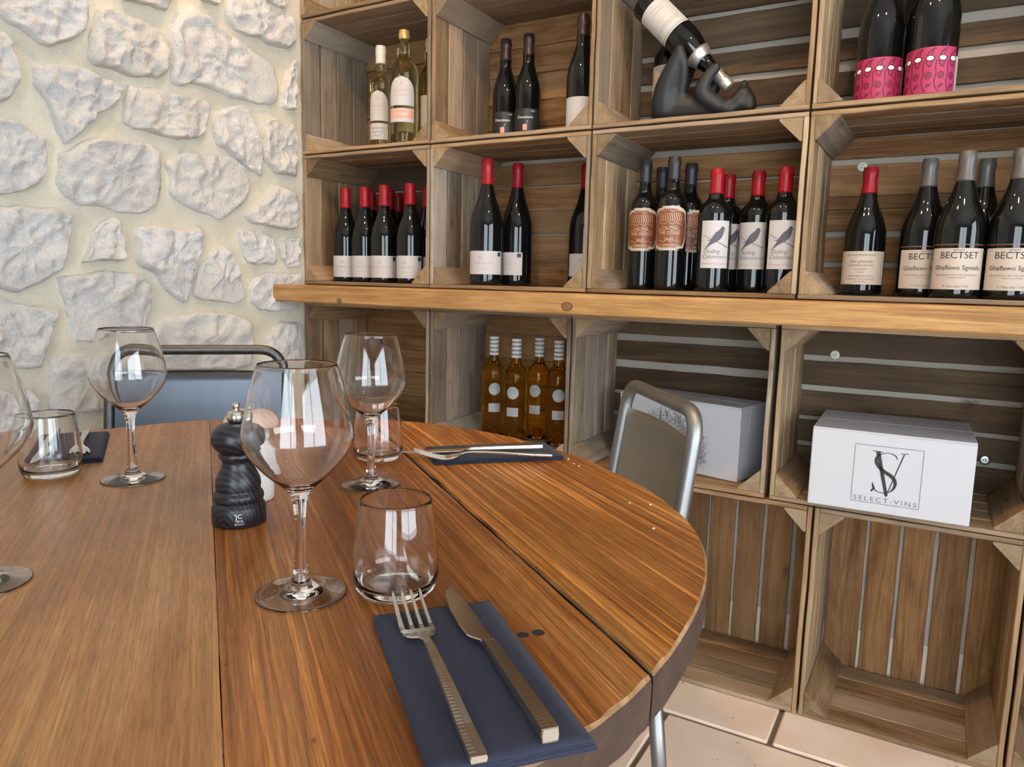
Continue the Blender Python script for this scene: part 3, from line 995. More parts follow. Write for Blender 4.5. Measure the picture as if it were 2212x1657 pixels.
ZL0, ZL1 = 0.9121, 0.9627
R2, R1, R0 = 0.9641, 1.3659, 1.768
XA = [0.012, 0.5054, 0.9986, 1.5054, 2.003]
g3 = 0.0016
D2B = [(0.012, 0.079), (0.092, 0.152), (0.167, 0.219), (0.2205, 0.2495), (0.251, 0.325), (0.3405, 0.386)]
C2B = [(0.012, 0.085), (0.0885, 0.158), (0.1595, 0.232), (0.239, 0.302), (0.3085, 0.372)]
C1B = [(0.012, 0.072), (0.086, 0.150), (0.168, 0.226), (0.243, 0.318), (0.331, 0.388)]
C3B = [(0.012, 0.10), (0.112, 0.165), (0.176, 0.243), (0.266, 0.322), (0.342, 0.392)]
D3B = [(0.012, 0.076), (0.09, 0.146), (0.158, 0.223), (0.238, 0.301), (0.316, 0.39)]
P4B = [(0.012, 0.093), (0.101, 0.168), (0.177, 0.243), (0.253, 0.319), (0.329, 0.392)]
B2B = [(0.012, 0.09), (0.0925, 0.165), (0.1705, 0.235), (0.2385, 0.308), (0.3130, 0.378)]
crate('brown wooden crate in the top corner by the stone wall, mostly cut off', XA[0] + g3, XA[1] - g3, R0, R0 + 0.398, 'crate_pale', 'crate_pale', 'crate')
crate('wooden crate by the stone wall holding the clear glass bottles', XA[0] + g3, XA[1] - g3, R1, R0 - 0.003, 'crate_grey', 'crate_warm', 'crate', 'crate_grey')
crate('wooden crate holding two black-label bottles and one plain white-label bottle', XA[1] + g3, XA[2] - g3, R1, R0 - 0.003, 'crate', 'crate_warm', 'crate', 'crate', short=True)
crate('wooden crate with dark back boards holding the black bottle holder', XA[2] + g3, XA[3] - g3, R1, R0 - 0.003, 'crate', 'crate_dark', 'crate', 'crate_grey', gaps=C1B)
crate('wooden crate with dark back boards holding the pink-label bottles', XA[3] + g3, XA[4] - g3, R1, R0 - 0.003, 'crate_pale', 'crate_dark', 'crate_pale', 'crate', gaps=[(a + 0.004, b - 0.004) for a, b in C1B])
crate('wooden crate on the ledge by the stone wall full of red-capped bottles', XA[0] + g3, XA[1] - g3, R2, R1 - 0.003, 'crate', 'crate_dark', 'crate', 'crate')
crate('wooden crate on the ledge holding the two tall red-capped bottles', XA[1] + g3, XA[2] - g3, R2, R1 - 0.003, 'crate_grey', 'crate_warm', 'crate', 'crate', gaps=B2B)
crate('wooden crate on the ledge holding bird-label and copper-label bottles', XA[2] + g3, XA[3] - g3, R2, R1 - 0.003, 'crate_pale', 'crate_warm', 'crate', 'crate_grey', gaps=C2B, short=True)
crate('wooden crate on the ledge holding the grey-capped bottles, round washer in its back', XA[3] + g3, XA[4] - g3, R2, R1 - 0.003, 'crate_pale', 'crate_warm', 'crate', 'crate_grey', gaps=D2B, short=True, washers=[(1.588, 1.284, 'washer_white')])
for k, nm in ((1, 'second'), (2, 'third'), (3, 'fourth')):
    crate('%s wooden crate of the topmost row counted from the stone wall, above the frame' % nm, XA[k] + g3, XA[k + 1] - g3, R0, R0 + 0.398, 'crate', 'crate_warm', 'crate')
T3 = 0.9085
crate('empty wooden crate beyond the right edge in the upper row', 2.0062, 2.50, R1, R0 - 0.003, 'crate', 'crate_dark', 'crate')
crate('empty wooden crate beyond the right edge standing on the ledge', 2.0062, 2.50, R2, R1 - 0.003, 'crate', 'crate_warm', 'crate')
crate('empty wooden crate beyond the right edge below the ledge', 1.986, 2.48, 0.5041, T3, 'crate', 'crate_dark', 'crate')
crate('empty wooden crate under the ledge beside the stone wall', 0.014, 0.505, 0.5041, T3, 'crate', 'crate_warm', 'crate')
crate('grey wooden crate under the ledge holding four bottles of amber wine', 0.5095, 0.9598, 0.5041, T3, 'crate_grey', 'crate_warm', 'crate_grey', 'crate_grey')
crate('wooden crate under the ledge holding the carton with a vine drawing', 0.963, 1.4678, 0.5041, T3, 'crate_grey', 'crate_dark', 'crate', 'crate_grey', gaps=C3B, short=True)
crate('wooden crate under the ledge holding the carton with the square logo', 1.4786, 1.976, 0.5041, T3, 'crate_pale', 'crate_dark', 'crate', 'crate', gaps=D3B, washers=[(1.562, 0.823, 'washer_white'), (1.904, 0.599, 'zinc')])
P4 = [0.366, 0.7690, 1.1725, 1.5763, 1.9795, 2.384]
L4 = ['upright empty crate on the floor nearest the stone wall', 'upright empty crate on the floor under the amber wine bottles', 'upright empty crate on the floor right behind the table edge', 'upright empty crate on the floor under the carton with the square logo', 'upright crate on the floor cut off at the right edge']
for k in range(5):
    crate(L4[k], P4[k] + 0.0022, P4[k + 1] - 0.0022, 0.001, 0.5028, 'crate', 'crate_warm', 'crate_pale' if k == 3 else 'crate', 'crate', gaps=P4B, portrait=True)

# thick oak ledge carried by the lower crates
n = 26
lv, lf = [], []
xl, xr, yf, yb = 0.0, 2.75, -0.1337, 0.305
for i in range(n + 1):
    x = xl + (xr - xl) * i / n
    w = 0.0012 * nz(x, 0, 4, 2)
    w2 = 0.0015 * nz(x, 0, 6, 8)
    c = 0.004
    lv += [(x, yf + c + w2, ZL0 + w * 0.5), (x, yb, ZL0), (x, yb, ZL1), (x, yf + c + w2, ZL1), (x, yf + w2, ZL1 - c), (x, yf + w2, ZL0 + c)]
for i in range(n):
    for k in range(6):
        a, b = i * 6 + k, i * 6 + (k + 1) % 6
        lf.append((a, b, b + 6, a + 6))
lf += [tuple(range(6))[::-1], tuple(range(n * 6, n * 6 + 6))]
ledge = tag(put('ledge_shelf', fix_normals(mesh('ledge_shelf', lv, lf, 'ledge'))), 'thick knotty oak ledge board between the upper and lower crates', 'shelf')

for kx, kz, ka, kb in ((0.2884, 0.9215, 0.0085, 0.0078), (1.0129, 0.9325, 0.0150, 0.0105)):
    kn = put('knot', lathe('knot', [(0.0, 0.0006), (0.82, 0.0006), (1.0, 0.0002)], 'knot_dark', 26), ledge, (kx, yf - 0.0006, kz), (math.radians(90), 0, 0), (ka, kb, 1))
    put('knot_heart', lathe('knot_heart', [(0.0, 0.0010), (0.70, 0.0010), (0.80, 0.0007)], 'knot_heart', 26), kn)

# ---------------------------------------------------------------- round table
TC, TZ, TT = Vector((1.064, -1.197)), 0.72, 0.042
TANG = math.atan2(-0.607, 0.795)


def table_r(th):
    th = (th + math.pi) % (2 * math.pi) - math.pi
    P = [(a - 2 * math.pi, r) for a, r in TABLE_R] + TABLE_R + [(a + 2 * math.pi, r) for a, r in TABLE_R]
    s = ws = 0.0
    for a, r in P:
        w = math.exp(-((th - a) / 0.16) ** 2)
        s += w * r
        ws += w
    s += 0.02 * 0.568
    ws += 0.02
    return s / ws


def outline_x(c, sgn):
    """end of a plank at cross position c (table frame)"""
    x = sgn * 0.5
    for _ in range(40):
        r = table_r(math.atan2(c, x))
        x = sgn * math.sqrt(max(r * r - c * c, 1e-6))
    return x


table = thing('round_table', 'round wooden dining table of four wide varnished planks', 'table', (TC.x, TC.y, 0))
c_off = 0.607 * TC.x + 0.795 * TC.y
cuts = [-0.575, -0.2605, 0.0186, 0.2972, 0.575]       # plank limits across the table, measured from its centre
plank_m = ['table_c', 'table_c', 'table_b', 'table_a']
for k in range(4):
    ca, cb = cuts[k], cuts[k + 1]
    gap = 0.0006 if k != 2 else 0.0006
    lo = ca + (0.0016 if k == 3 else 0.0002) if k > 0 else None
    hi = cb - (0.0014 if k == 2 else 0.0002) if k < 3 else None
    if lo is None:
        lo = -min(table_r(-math.pi / 2), 0.57) + 0.012
    if hi is None:
        hi = min(table_r(math.pi / 2), 0.57) - 0.004
    ns, nc = 26, 30

    def plank_pt(i, j, ins, z):
        """i across the plank, j along it; ins pulls the rim in"""
        u = 0.5 - 0.5 * math.cos(math.pi * i / ns)
        c = lo + (hi - lo) * u
        xr, xl = outline_x(c, 1), outline_x(c, -1)
        e = 0.0
        if i in (0, ns):
            e = (0.22 if (k == 3 and i == 0) or (k == 2 and i == ns) else 0.06) * ins * (1 if i == 0 else -1)
        rr = ins * (1.0 + 0.7 * nz(c, z * 0, 60, k)) if j == nc else (ins * (1.0 + 0.7 * nz(c, 4, 60, k)) if j == 0 else 0.0)
        x = xl + (xr - xl) * j / nc
        x += rr if j == 0 else (-rr if j == nc else 0)
        if i == 0 and k > 0:
            e += (0.0030 if k == 3 else 0.0001) * nz(x, 0, 15, 14 + k)
        if i == ns and k < 3:
            e += (0.0018 if k == 2 else 0.0001) * nz(x, 0, 13, 4 + k)
        return (x, c + e, z)
    v = [plank_pt(i, j, 0.0046, 0.0) for i in range(ns + 1) for j in range(nc + 1)]
    f, mi = [], []
    for i in range(ns):
        for j in range(nc):
            q = i * (nc + 1) + j
            f.append((q, q + 1, q + nc + 2, q + nc + 1))
            mi.append(0)
    rim = [(0, j) for j in range(nc)] + [(i, nc) for i in range(ns)] + [(ns, j) for j in range(nc, 0, -1)] + [(i, 0) for i in range(ns, 0, -1)]
    prev = [i * (nc + 1) + j for i, j in rim]
    m_ = len(rim)
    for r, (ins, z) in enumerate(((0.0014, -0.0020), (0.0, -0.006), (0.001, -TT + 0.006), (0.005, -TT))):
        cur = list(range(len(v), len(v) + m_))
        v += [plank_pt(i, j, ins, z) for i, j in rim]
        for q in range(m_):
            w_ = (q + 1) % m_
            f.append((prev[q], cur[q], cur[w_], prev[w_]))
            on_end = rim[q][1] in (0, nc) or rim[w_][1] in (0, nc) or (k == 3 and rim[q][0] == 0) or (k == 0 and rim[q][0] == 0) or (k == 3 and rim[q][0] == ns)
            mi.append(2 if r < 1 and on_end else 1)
        prev = cur
    f.append(tuple(prev)[::-1])
    mi.append(1)
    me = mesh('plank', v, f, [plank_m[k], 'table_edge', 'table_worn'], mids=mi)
    put('plank', fix_normals(me), table, (0, 0, TZ), (0, 0, TANG))
# dark seam filler below the open joint, underframe and legs
put('seam_filler', box('seam_filler', (-0.46, 0.465, cuts[3] - 0.006, cuts[3] + 0.006, -0.035, -0.006), 'crack'), table, (0, 0, TZ), (0, 0, TANG))
for a in (-0.3, 0.3):
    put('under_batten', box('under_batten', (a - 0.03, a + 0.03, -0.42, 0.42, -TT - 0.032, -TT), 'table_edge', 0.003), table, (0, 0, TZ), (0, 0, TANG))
for lx, ly in ((0.33, 0.30), (-0.33, 0.30), (-0.33, -0.30), (0.33, -0.30)):
    v, f = box_geo(-0.03, 0.03, -0.03, 0.03, 0.0, TZ - TT - 0.032, 0.004)
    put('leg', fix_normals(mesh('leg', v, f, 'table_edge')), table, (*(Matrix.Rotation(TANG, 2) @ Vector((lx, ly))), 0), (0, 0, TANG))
for px, py, r in ((1.526, -1.254, 0.0042), (1.534, -1.244, 0.0045)):
    put('knot', lathe('knot', [(0.0, 0.0004), (r, 0.0003), (r * 1.15, 0.0)], 'crack', 14), table, (px - TC.x, py - TC.y, TZ))
# ---------------------------------------------------------------- bottles
def prof_at(prof, z):
    for (r0, z0), (r1, z1) in zip(prof, prof[1:]):
        if z0 <= z <= z1 and z1 > z0:
            return r0 + (r1 - r0) * (z - z0) / (z1 - z0)
    return prof[-1][0]


def burgundy(h, r):
    side = spline([(r, 0.006), (r, 0.2 * h), (r, 0.42 * h), (0.985 * r, 0.485 * h), (0.90 * r, 0.555 * h), (0.74 * r, 0.625 * h), (0.565 * r, 0.69 * h), (0.45 * r, 0.75 * h), (0.0165, 0.81 * h), (0.0147, 0.87 * h), (0.0143, 0.93 * h)], 3)
    return [(0.0, 0.012), (0.5 * r, 0.007), (0.8 * r, 0.0008), (0.93 * r, 0.0), (0.985 * r, 0.0025)] + [tuple(p) for p in side] + [(0.0156, 0.94 * h), (0.0156, 0.975 * h), (0.0146, 0.98 * h), (0.0142, h), (0.0, h)]


def bordeaux(h, r):
    side = spline([(r, 0.006), (r, 0.3 * h), (r, 0.6 * h), (0.985 * r, 0.645 * h), (0.91 * r, 0.685 * h), (0.74 * r, 0.722 * h), (0.54 * r, 0.752 * h), (0.0165, 0.785 * h), (0.0148, 0.83 * h), (0.0143, 0.93 * h)], 3)
    return [(0.0, 0.016), (0.45 * r, 0.009), (0.78 * r, 0.0008), (0.93 * r, 0.0), (0.985 * r, 0.0025)] + [tuple(p) for p in side] + [(0.0156, 0.94 * h), (0.0156, 0.975 * h), (0.0146, 0.98 * h), (0.0142, h), (0.0, h)]


def punted(h, r):
    """clear white-wine bottle, deep punt in the base"""
    side = spline([(r, 0.006), (r, 0.3 * h), (r, 0.6 * h), (0.985 * r, 0.645 * h), (0.9 * r, 0.685 * h), (0.70 * r, 0.722 * h), (0.50 * r, 0.752 * h), (0.0148, 0.79 * h), (0.0138, 0.83 * h), (0.0135, 0.93 * h)], 3)
    return [(0.0, 0.034), (0.008, 0.031), (0.018, 0.012), (0.8 * r, 0.001), (0.93 * r, 0.0), (0.985 * r, 0.0025)] + [tuple(p) for p in side] + [(0.0135, h), (0.0, h)]


def rect(z0, z1, a, b=None, n=6):
    b = a if b is None else b
    return patch_geo([(z0 + (z1 - z0) * i / n, -a, b) for i in range(n + 1)])


def oval(zc, rz, rx, sc=0.0, n=14):
    rows = []
    for i in range(n + 1):
        t = -math.cos(math.pi * i / n)
        w = rx * math.sqrt(max(1 - t * t, 0.0))
        rows.append((zc + rz * t, sc - w, sc + w))
    return patch_geo(rows, 12)


def arch(z0, z1, z2, a, n=10):
    rows = [(z0, -a, a), ((z0 + z1) / 2, -a, a)]
    for i in range(n + 1):
        t = i / n
        w = a * math.sqrt(max(1 - t * t, 0.0))
        rows.append((z1 + (z2 - z1) * t, -w, w))
    return patch_geo(rows)


def shield(z0, z1, a, grow=0.0):
    rows = []
    n = 18
    for i in range(n + 1):
        t = i / n
        w = a * (0.80 + 0.2 * math.sin(math.pi * t)) * (1 - 0.55 * max(0, (t - 0.86) / 0.14) ** 2) * (1 - 0.45 * max(0, (0.10 - t) / 0.10) ** 2)
        w *= 1 + 0.03 * math.cos(t * 22)
        rows.append((z0 - grow + (z1 - z0 + 2 * grow) * t, -w - grow, w + grow))
    return patch_geo(rows)


KIND = {}


def kind(name, shape, h, r, glass, cap, cap_from, labels, seg=40):
    prof = shape(h, r)
    body = lathe('bottle_glass', prof, glass, seg)
    capm = None
    if cap:
        z0 = cap_from * h
        zs = [z0 + (0.94 * h - z0) * i / 8 for i in range(9)] + [0.942 * h, 0.975 * h, 0.982 * h, h]
        cp = [(prof_at(prof, z) + 0.0007, z) for z in zs]
        capm = lathe('capsule', [(cp[0][0] - 0.0006, z0)] + cp + [(0.0146, h + 0.0010), (0.0, h + 0.0013)], cap, 28)
    KIND[name] = (body, capm, labels, h, r)


def T(txt, size, z, cx=0.0, **kw):
    return text_geo(txt, size, cx, z, **kw)


LAB = {}
r = 0.040
LAB['red'] = [('label', wrap('label', [rect(0.014, 0.080, 0.049)], r + 0.0005, 'paper'),
               [('lettering', wrap('lettering', [T('DOMESSARIAN', 0.0085, 0.043, -0.006), T('INVESSARIAN', 0.0045, 0.030, -0.006), T('BI', 0.014, 0.056, -0.008, squash=1.2)], r + 0.0009, 'ink_faint')),
                ('stamp', wrap('stamp', [patch_geo([(0.065, 0.034, 0.046), (0.077, 0.034, 0.046)], 4)], r + 0.0009, 'paper_blue'))])]
kind('red', burgundy, 0.290, r, 'black_glass', 'red_cap', 0.79, LAB['red'])
r = 0.046
LAB['bigred'] = [('label', wrap('label', [rect(0.030, 0.094, 0.056)], r + 0.0005, 'paper'),
                  [('lettering', wrap('lettering', [T('INVESSARIANI', 0.0085, 0.058, -0.004), T('DOMESSARIAN', 0.0045, 0.044, -0.004), T('BI', 0.015, 0.070, -0.012, squash=1.2)], r + 0.0009, 'ink_faint')),
                   ('stamp', wrap('stamp', [patch_geo([(0.080, 0.040, 0.052), (0.091, 0.040, 0.052)], 4)], r + 0.0009, 'paper_blue'))])]
kind('bigred', burgundy, 0.345, r, 'black_glass', 'red_cap', 0.80, LAB['bigred'])
r = 0.0365
orn = []
for i, (tx, sz) in enumerate((('LOS TRES', 0.0085), ('THE DODO', 0.0105), ('SALES', 0.0085), ('GRAN VIN', 0.006))):
    orn.append(T(tx, sz, 0.147 - 0.0135 * i))
for i in range(11):
    a = -0.028 + 0.0056 * i
    orn.append(ribbon_geo(spline([(a, 0.164), (a + 0.002, 0.170), (a, 0.177), (a - 0.002, 0.184)], 3), 0.0012))
    orn.append(ribbon_geo(spline([(a, 0.111), (a - 0.002, 0.104), (a + 0.001, 0.100)], 3), 0.0011))
for zz in (0.190, 0.160, 0.118, 0.1445):
    orn.append(ribbon_geo([(-0.03 + 0.003 * i, zz + 0.002 * math.sin(i * 0.9)) for i in range(21)], 0.0009))
LAB['ornate'] = [('label_border', wrap('label_border', [shield(0.100, 0.196, 0.045, 0.0045)], r + 0.0004, 'paper_cream'), []),
                 ('label', wrap('label', [shield(0.102, 0.194, 0.045)], r + 0.0008, 'paper_brown'), [('lettering', wrap('lettering', orn, r + 0.0012, 'ink_gold'))])]
kind('ornate', bordeaux, 0.318, r, 'black_glass', 'black_cap', 0.83, LAB['ornate'])
r = 0.0385
bird_body = spline([(-0.024, 0.097), (-0.012, 0.110), (-0.002, 0.120), (0.006, 0.1285), (0.0125, 0.1375), (0.0165, 0.1455)], 5)
bw = [max(p[0], 0.0006) for p in spline([(w, 0) for w in (0.0012, 0.0062, 0.0150, 0.0185, 0.0135, 0.0088)], 5)]
bird = [ribbon_geo(bird_body, bw, 5), ribbon_geo([(-0.020, 0.118), (-0.012, 0.1175), (-0.003, 0.121)], [0.0006, 0.0022, 0.005], 2), disc_geo(0.0160, 0.1450, 0.0048, 0.0046, 12, 2), ribbon_geo([(0.0185, 0.1450), (0.0225, 0.1425)], [0.0034, 0.0005], 1)]
branch = [ribbon_geo(spline([(-0.033, 0.132), (-0.022, 0.1265), (-0.008, 0.1195), (0.010, 0.112), (0.024, 0.1055), (0.033, 0.103)], 5), [0.0007 + 0.0011 * i / 25 for i in range(26)], 1)]
LAB['bird'] = [('label', wrap('label', [rect(0.054, 0.163, 0.0345)], r + 0.0005, 'paper'),
                [('bird_print', wrap('bird_print', bird + branch, r + 0.0010, 'ink_slate')),
                 ('lettering', wrap('lettering', [T('Duiling', 0.0135, 0.0885, -0.008, shear=0.3), T('Columtiaco', 0.0125, 0.0765, 0.0, shear=0.3)], r + 0.0009, 'ink_grey')),
                 ('small_lettering', wrap('small_lettering', [T('Dovvow Cr poved', 0.0082, 0.062, 0.0, shear=0.35)], r + 0.0009, 'ink_rose'))])]
kind('bird', bordeaux, 0.283, r, 'black_glass', 'red_cap', 0.80, LAB['bird'])
r = 0.0425
LAB['cream'] = [('label', wrap('label', [rect(0.0235, 0.0965, 0.058)], r + 0.0005, 'paper_cream'),
                 [('lettering', wrap('lettering', [T('DAGANS PRAIN SLAAC', 0.0066, 0.086), T('East goutone', 0.0092, 0.0715, shear=0.4), T('orouvement sherinpes', 0.0062, 0.064, shear=0.2), T('ecouvented', 0.0058, 0.056), T('contars', 0.0046, 0.0495), T('votren ibanrve enarny', 0.0062, 0.0405), T('orobadesmn rames var nuesmes', 0.0046, 0.0345), T('thaonille, die', 0.0046, 0.029)], r + 0.0009, 'ink_grey'))])]
kind('cream', burgundy, 0.280, r, 'black_glass', 'red_cap', 0.80, LAB['cream'])
r = 0.0455
LAB['bectset'] = [('label', wrap('label', [rect(0.017, 0.0985, 0.055)], r + 0.0005, 'paper_cream'),
                   [('lettering', wrap('lettering', [T('BERIDUM S', 0.0040, 0.0935), T('BECTSET', 0.0185, 0.0785, 0.002), T('Ghaflawo Sgntela', 0.0125, 0.0560)], r + 0.0009, 'ink')),
                    ('small_lettering', wrap('small_lettering', [T('Sut la bolum ve des, Clan den abmstury', 0.0050, 0.0445), T('Teritoire avec li Barllin', 0.0038, 0.0395), T('K. Sebu diby 7 Alo', 0.0062, 0.0215)], r + 0.0009, 'ink_grey'))]),
                  ('copper_band', wrap('copper_band', [rect(0.1045, 0.1065, 0.060, n=1)], r + 0.0004, 'paper_brown'), [])]
kind('bectset', burgundy, 0.290, r, 'black_glass', 'grey_cap', 0.80, LAB['bectset'])
r = 0.0385
kind('plainwhite', burgundy, 0.286, r, 'black_glass', 'brown_cap', 0.82, [('label', wrap('label', [rect(0.008, 0.080, 0.050)], r + 0.0005, 'paper'), [])])
r = 0.036
LAB['blacklab'] = [('label', wrap('label', [rect(0.004, 0.086, 0.046)], r + 0.0005, 'paper_black'),
                    [('lettering', wrap('lettering', [T('Deustissim', 0.0105, 0.060, -0.004), T('1928', 0.0062, 0.0775, 0.018), ribbon_geo([(0.0, 0.045), (0.004, 0.054)], 0.0008, 1)], r + 0.0009, 'ink_white')),
                     ('stamp', wrap('stamp', [patch_geo([(0.028, -0.010, 0.002), (0.044, -0.010, 0.002)], 4)], r + 0.0009, 'paper_coral'))])]
kind('blacklab', burgundy, 0.290, r, 'black_glass', 'brown_cap', 0.80, LAB['blacklab'])
r = 0.046
pk, eyes, rims = [], [], []
for i in range(6):
    s = -0.0565 + 0.0228 * i
    pk.append(ribbon_geo(spline([(s + 0.0114, 0.064), (s + 0.0110, 0.05), (s + 0.0126, 0.038), (s + 0.0100, 0.026), (s + 0.0122, 0.014), (s + 0.0185, 0.004)], 4), 0.0017, 1))
    rims.append(disc_geo(s, 0.0680, 0.0088, 0.0062))
    eyes.append(disc_geo(s, 0.0680, 0.0064, 0.0042))
    pk.append(ribbon_geo(spline([(s - 0.007, 0.063), (s - 0.004, 0.056), (s + 0.001, 0.052), (s + 0.003, 0.058), (s + 0.005, 0.062)], 4), 0.0019, 1))
    pk.append(ribbon_geo([(s - 0.001 + 0.0052 * math.cos(a * 0.63) * (1 + 0.1 * (a % 2)), 0.0355 + 0.0058 * math.sin(a * 0.63) * (1 + 0.1 * (a % 2))) for a in range(11)], 0.0019, 1))
    pk.append(ribbon_geo([(s - 0.001 + 0.002 * math.cos(a * 0.9), 0.0355 + 0.0024 * math.sin(a * 0.9)) for a in range(8)], 0.0016, 1))
    for q in range(3):
        pk.append(ribbon_geo(spline([(s - 0.004 + 0.003 * q, 0.010 + 0.002 * q), (s - 0.003 + 0.003 * q, 0.016 + 0.001 * q), (s + 0.003 * q, 0.019)], 3), 0.0016, 1))
    pk.append(ribbon_geo(spline([(s - 0.006, 0.073), (s - 0.001, 0.081), (s + 0.008, 0.087)], 4), 0.0020, 1))
    pk.append(ribbon_geo(spline([(s + 0.001, 0.074), (s + 0.005, 0.080), (s + 0.003, 0.083), (s + 0.010, 0.0865)], 4), 0.0016, 1))
LAB['pink'] = [('label', wrap('label', [rect(0.002, 0.0900, 0.068, 0.066)], r + 0.0005, 'paper_pink'),
                [('line_drawing', wrap('line_drawing', pk + rims, r + 0.0009, 'ink_wine')), ('eye_print', wrap('eye_print', eyes, r + 0.0012, 'ink_white'))]),
               ('back_label', wrap('back_label', [patch_geo([(0.004, 0.0665, 0.098), (0.074, 0.0665, 0.098)], 8)], r + 0.0005, 'paper'), [])]
kind('pink', burgundy, 0.330, r, 'black_glass', 'black_cap', 0.80, LAB['pink'])
r = 0.032
LAB['clear'] = [('label', wrap('label', [arch(0.078, 0.120, 0.165, 0.034)], r + 0.0005, 'paper'),
                 [('lettering', wrap('lettering', [T('SELEVANDE', 0.0075, 0.118), T('DON DRU MADEL', 0.0042, 0.107), T('A', 0.012, 0.137)], r + 0.0009, 'ink_rose'))]),
                ('lower_label', wrap('lower_label', [rect(0.024, 0.071, 0.033)], r + 0.0005, 'paper'),
                 [('small_lettering', wrap('small_lettering', [T('VIN DE PAYS', 0.0075, 0.054), T('BLANC SEC', 0.0075, 0.043), T('MIS EN', 0.0075, 0.032)], r + 0.0009, 'ink_grey'))])]
kind('clear', bordeaux, 0.297, r, 'palewine', 'cream_cap', 0.83, LAB['clear'])
r = 0.0415
LAB['bigclear'] = [('label', wrap('label', [arch(0.104, 0.138, 0.184, 0.040)], r + 0.0005, 'paper'),
                    [('lettering', wrap('lettering', [T('SELEVANDE', 0.0095, 0.142), T('DON DRU MADEL', 0.0052, 0.130), T('A', 0.014, 0.160)], r + 0.0009, 'ink_rose'))]),
                   ('lower_label', wrap('lower_label', [rect(0.058, 0.096, 0.040)], r + 0.0005, 'paper'),
                    [('coral_panel', wrap('coral_panel', [rect(0.068, 0.092, 0.039)], r + 0.0008, 'paper_coral')), ('lettering', wrap('lettering', [T('BLANCHARD', 0.007, 0.078)], r + 0.0012, 'ink_white'))])]
kind('bigclear', bordeaux, 0.318, r, 'palewine', 'gold_cap', 0.925, LAB['bigclear'])
kind('corked', bordeaux, 0.315, 0.033, 'palewine', 'cork_cap', 0.88, [('label', wrap('label', [rect(0.06, 0.15, 0.034)], 0.0335, 'paper_cream'), [('lettering', wrap('lettering', [T('BLANC', 0.009, 0.11)], 0.0339, 'ink_faint'))])])
r = 0.034
LAB['amber'] = [('round_label', wrap('round_label', [oval(0.148, 0.0185, 0.0185)], r + 0.0005, 'paper'), [('seal_upper', wrap('seal_upper', [patch_geo([(0.150 + 0.0166 * t / 6, -0.0183 * math.sqrt(max(0, 1 - (0.1 + 0.9 * t / 6) ** 2)), 0.0183 * math.sqrt(max(0, 1 - (0.1 + 0.9 * t / 6) ** 2))) for t in range(7)], 10)], r + 0.0009, 'paper_seal'))]),  # grey patch covers the upper part of the round label
                ('lower_label', wrap('lower_label', [rect(0.078, 0.104, 0.0180)], r + 0.0005, 'paper'), [('lettering', wrap('lettering', [T('cuvee blanche', 0.0045, 0.093), T('Provence', 0.0045, 0.085)], r + 0.0009, 'ink_faint'))])]
kind('amber', punted, 0.305, r, 'amber', None, 0, LAB['amber'])
r = 0.040
LAB['tilt'] = [('label', wrap('label', [rect(0.034, 0.124, 0.052)], r + 0.0005, 'paper'),
                [('lettering', wrap('lettering', [T('Jochnowile', 0.019, 0.095, 0.004, shear=0.4), T('GRAND VIN', 0.0055, 0.060, -0.006), T('ESTATE BOTTLED', 0.0045, 0.050, -0.006), ribbon_geo([(-0.035 + 0.007 * i, 0.082 + 0.001 * math.sin(i)) for i in range(11)], 0.0004, 1)], r + 0.0009, 'ink_faint')),
                 ('rule_line', wrap('rule_line', [rect(0.1185, 0.1195, 0.0515, n=1)], r + 0.0009, 'ink_slate'))])]
kind('tilt', burgundy, 0.312, r, 'black_glass', 'silver', 0.83, LAB['tilt'])
LAB['borda'] = [('label', wrap('label', [rect(0.095, 0.172, 0.052)], r + 0.0005, 'paper_cream'), [('lettering', wrap('lettering', [T('LA BORDA', 0.0095, 0.135, -0.02), T('CB', 0.012, 0.150, -0.02)], r + 0.0009, 'ink_faint'))]),
                ('lower_label', wrap('lower_label', [rect(0.066, 0.082, 0.052)], r + 0.0005, 'paper_cream'), [])]
kind('borda', bordeaux, 0.300, r, 'black_glass', 'black_cap', 0.83, LAB['borda'])
band_me = lathe('cap_band', [(0.0145, 0.0), (0.0152, 0.0004), (0.0152, 0.0072), (0.0145, 0.0076)], 'white_cap', 28)
amber_cap = lathe('capsule', [(0.0138, 0.249), (0.0146, 0.2495), (0.0146, 0.3055), (0.0135, 0.3062), (0.0, 0.3064)], 'ash_cap', 28)


def bottle(k, label, x, y, z, turn=0.0, group=None, rot=None):
    body, capm, labs, h, r = KIND[k]
    rz = math.atan2(CAM.x - x, -(CAM.y - y)) + math.radians(turn)
    t = thing('wine_bottle', label, 'bottle', (x, y, z), rz, group)
    if rot:
        t.rotation_euler = rot
    put('bottle_glass', body, t)
    if capm:
        put('capsule', capm, t)
    for nm, me, kids in labs:
        o = put(nm, me, t)
        for n2, m2 in kids:
            put(n2, m2, o)
    if k == 'amber':
        c = put('capsule', amber_cap, t)
        for i in range(5):
            put('cap_band', band_me, c, (0, 0, 0.2495 + 0.0122 * i))
    return t


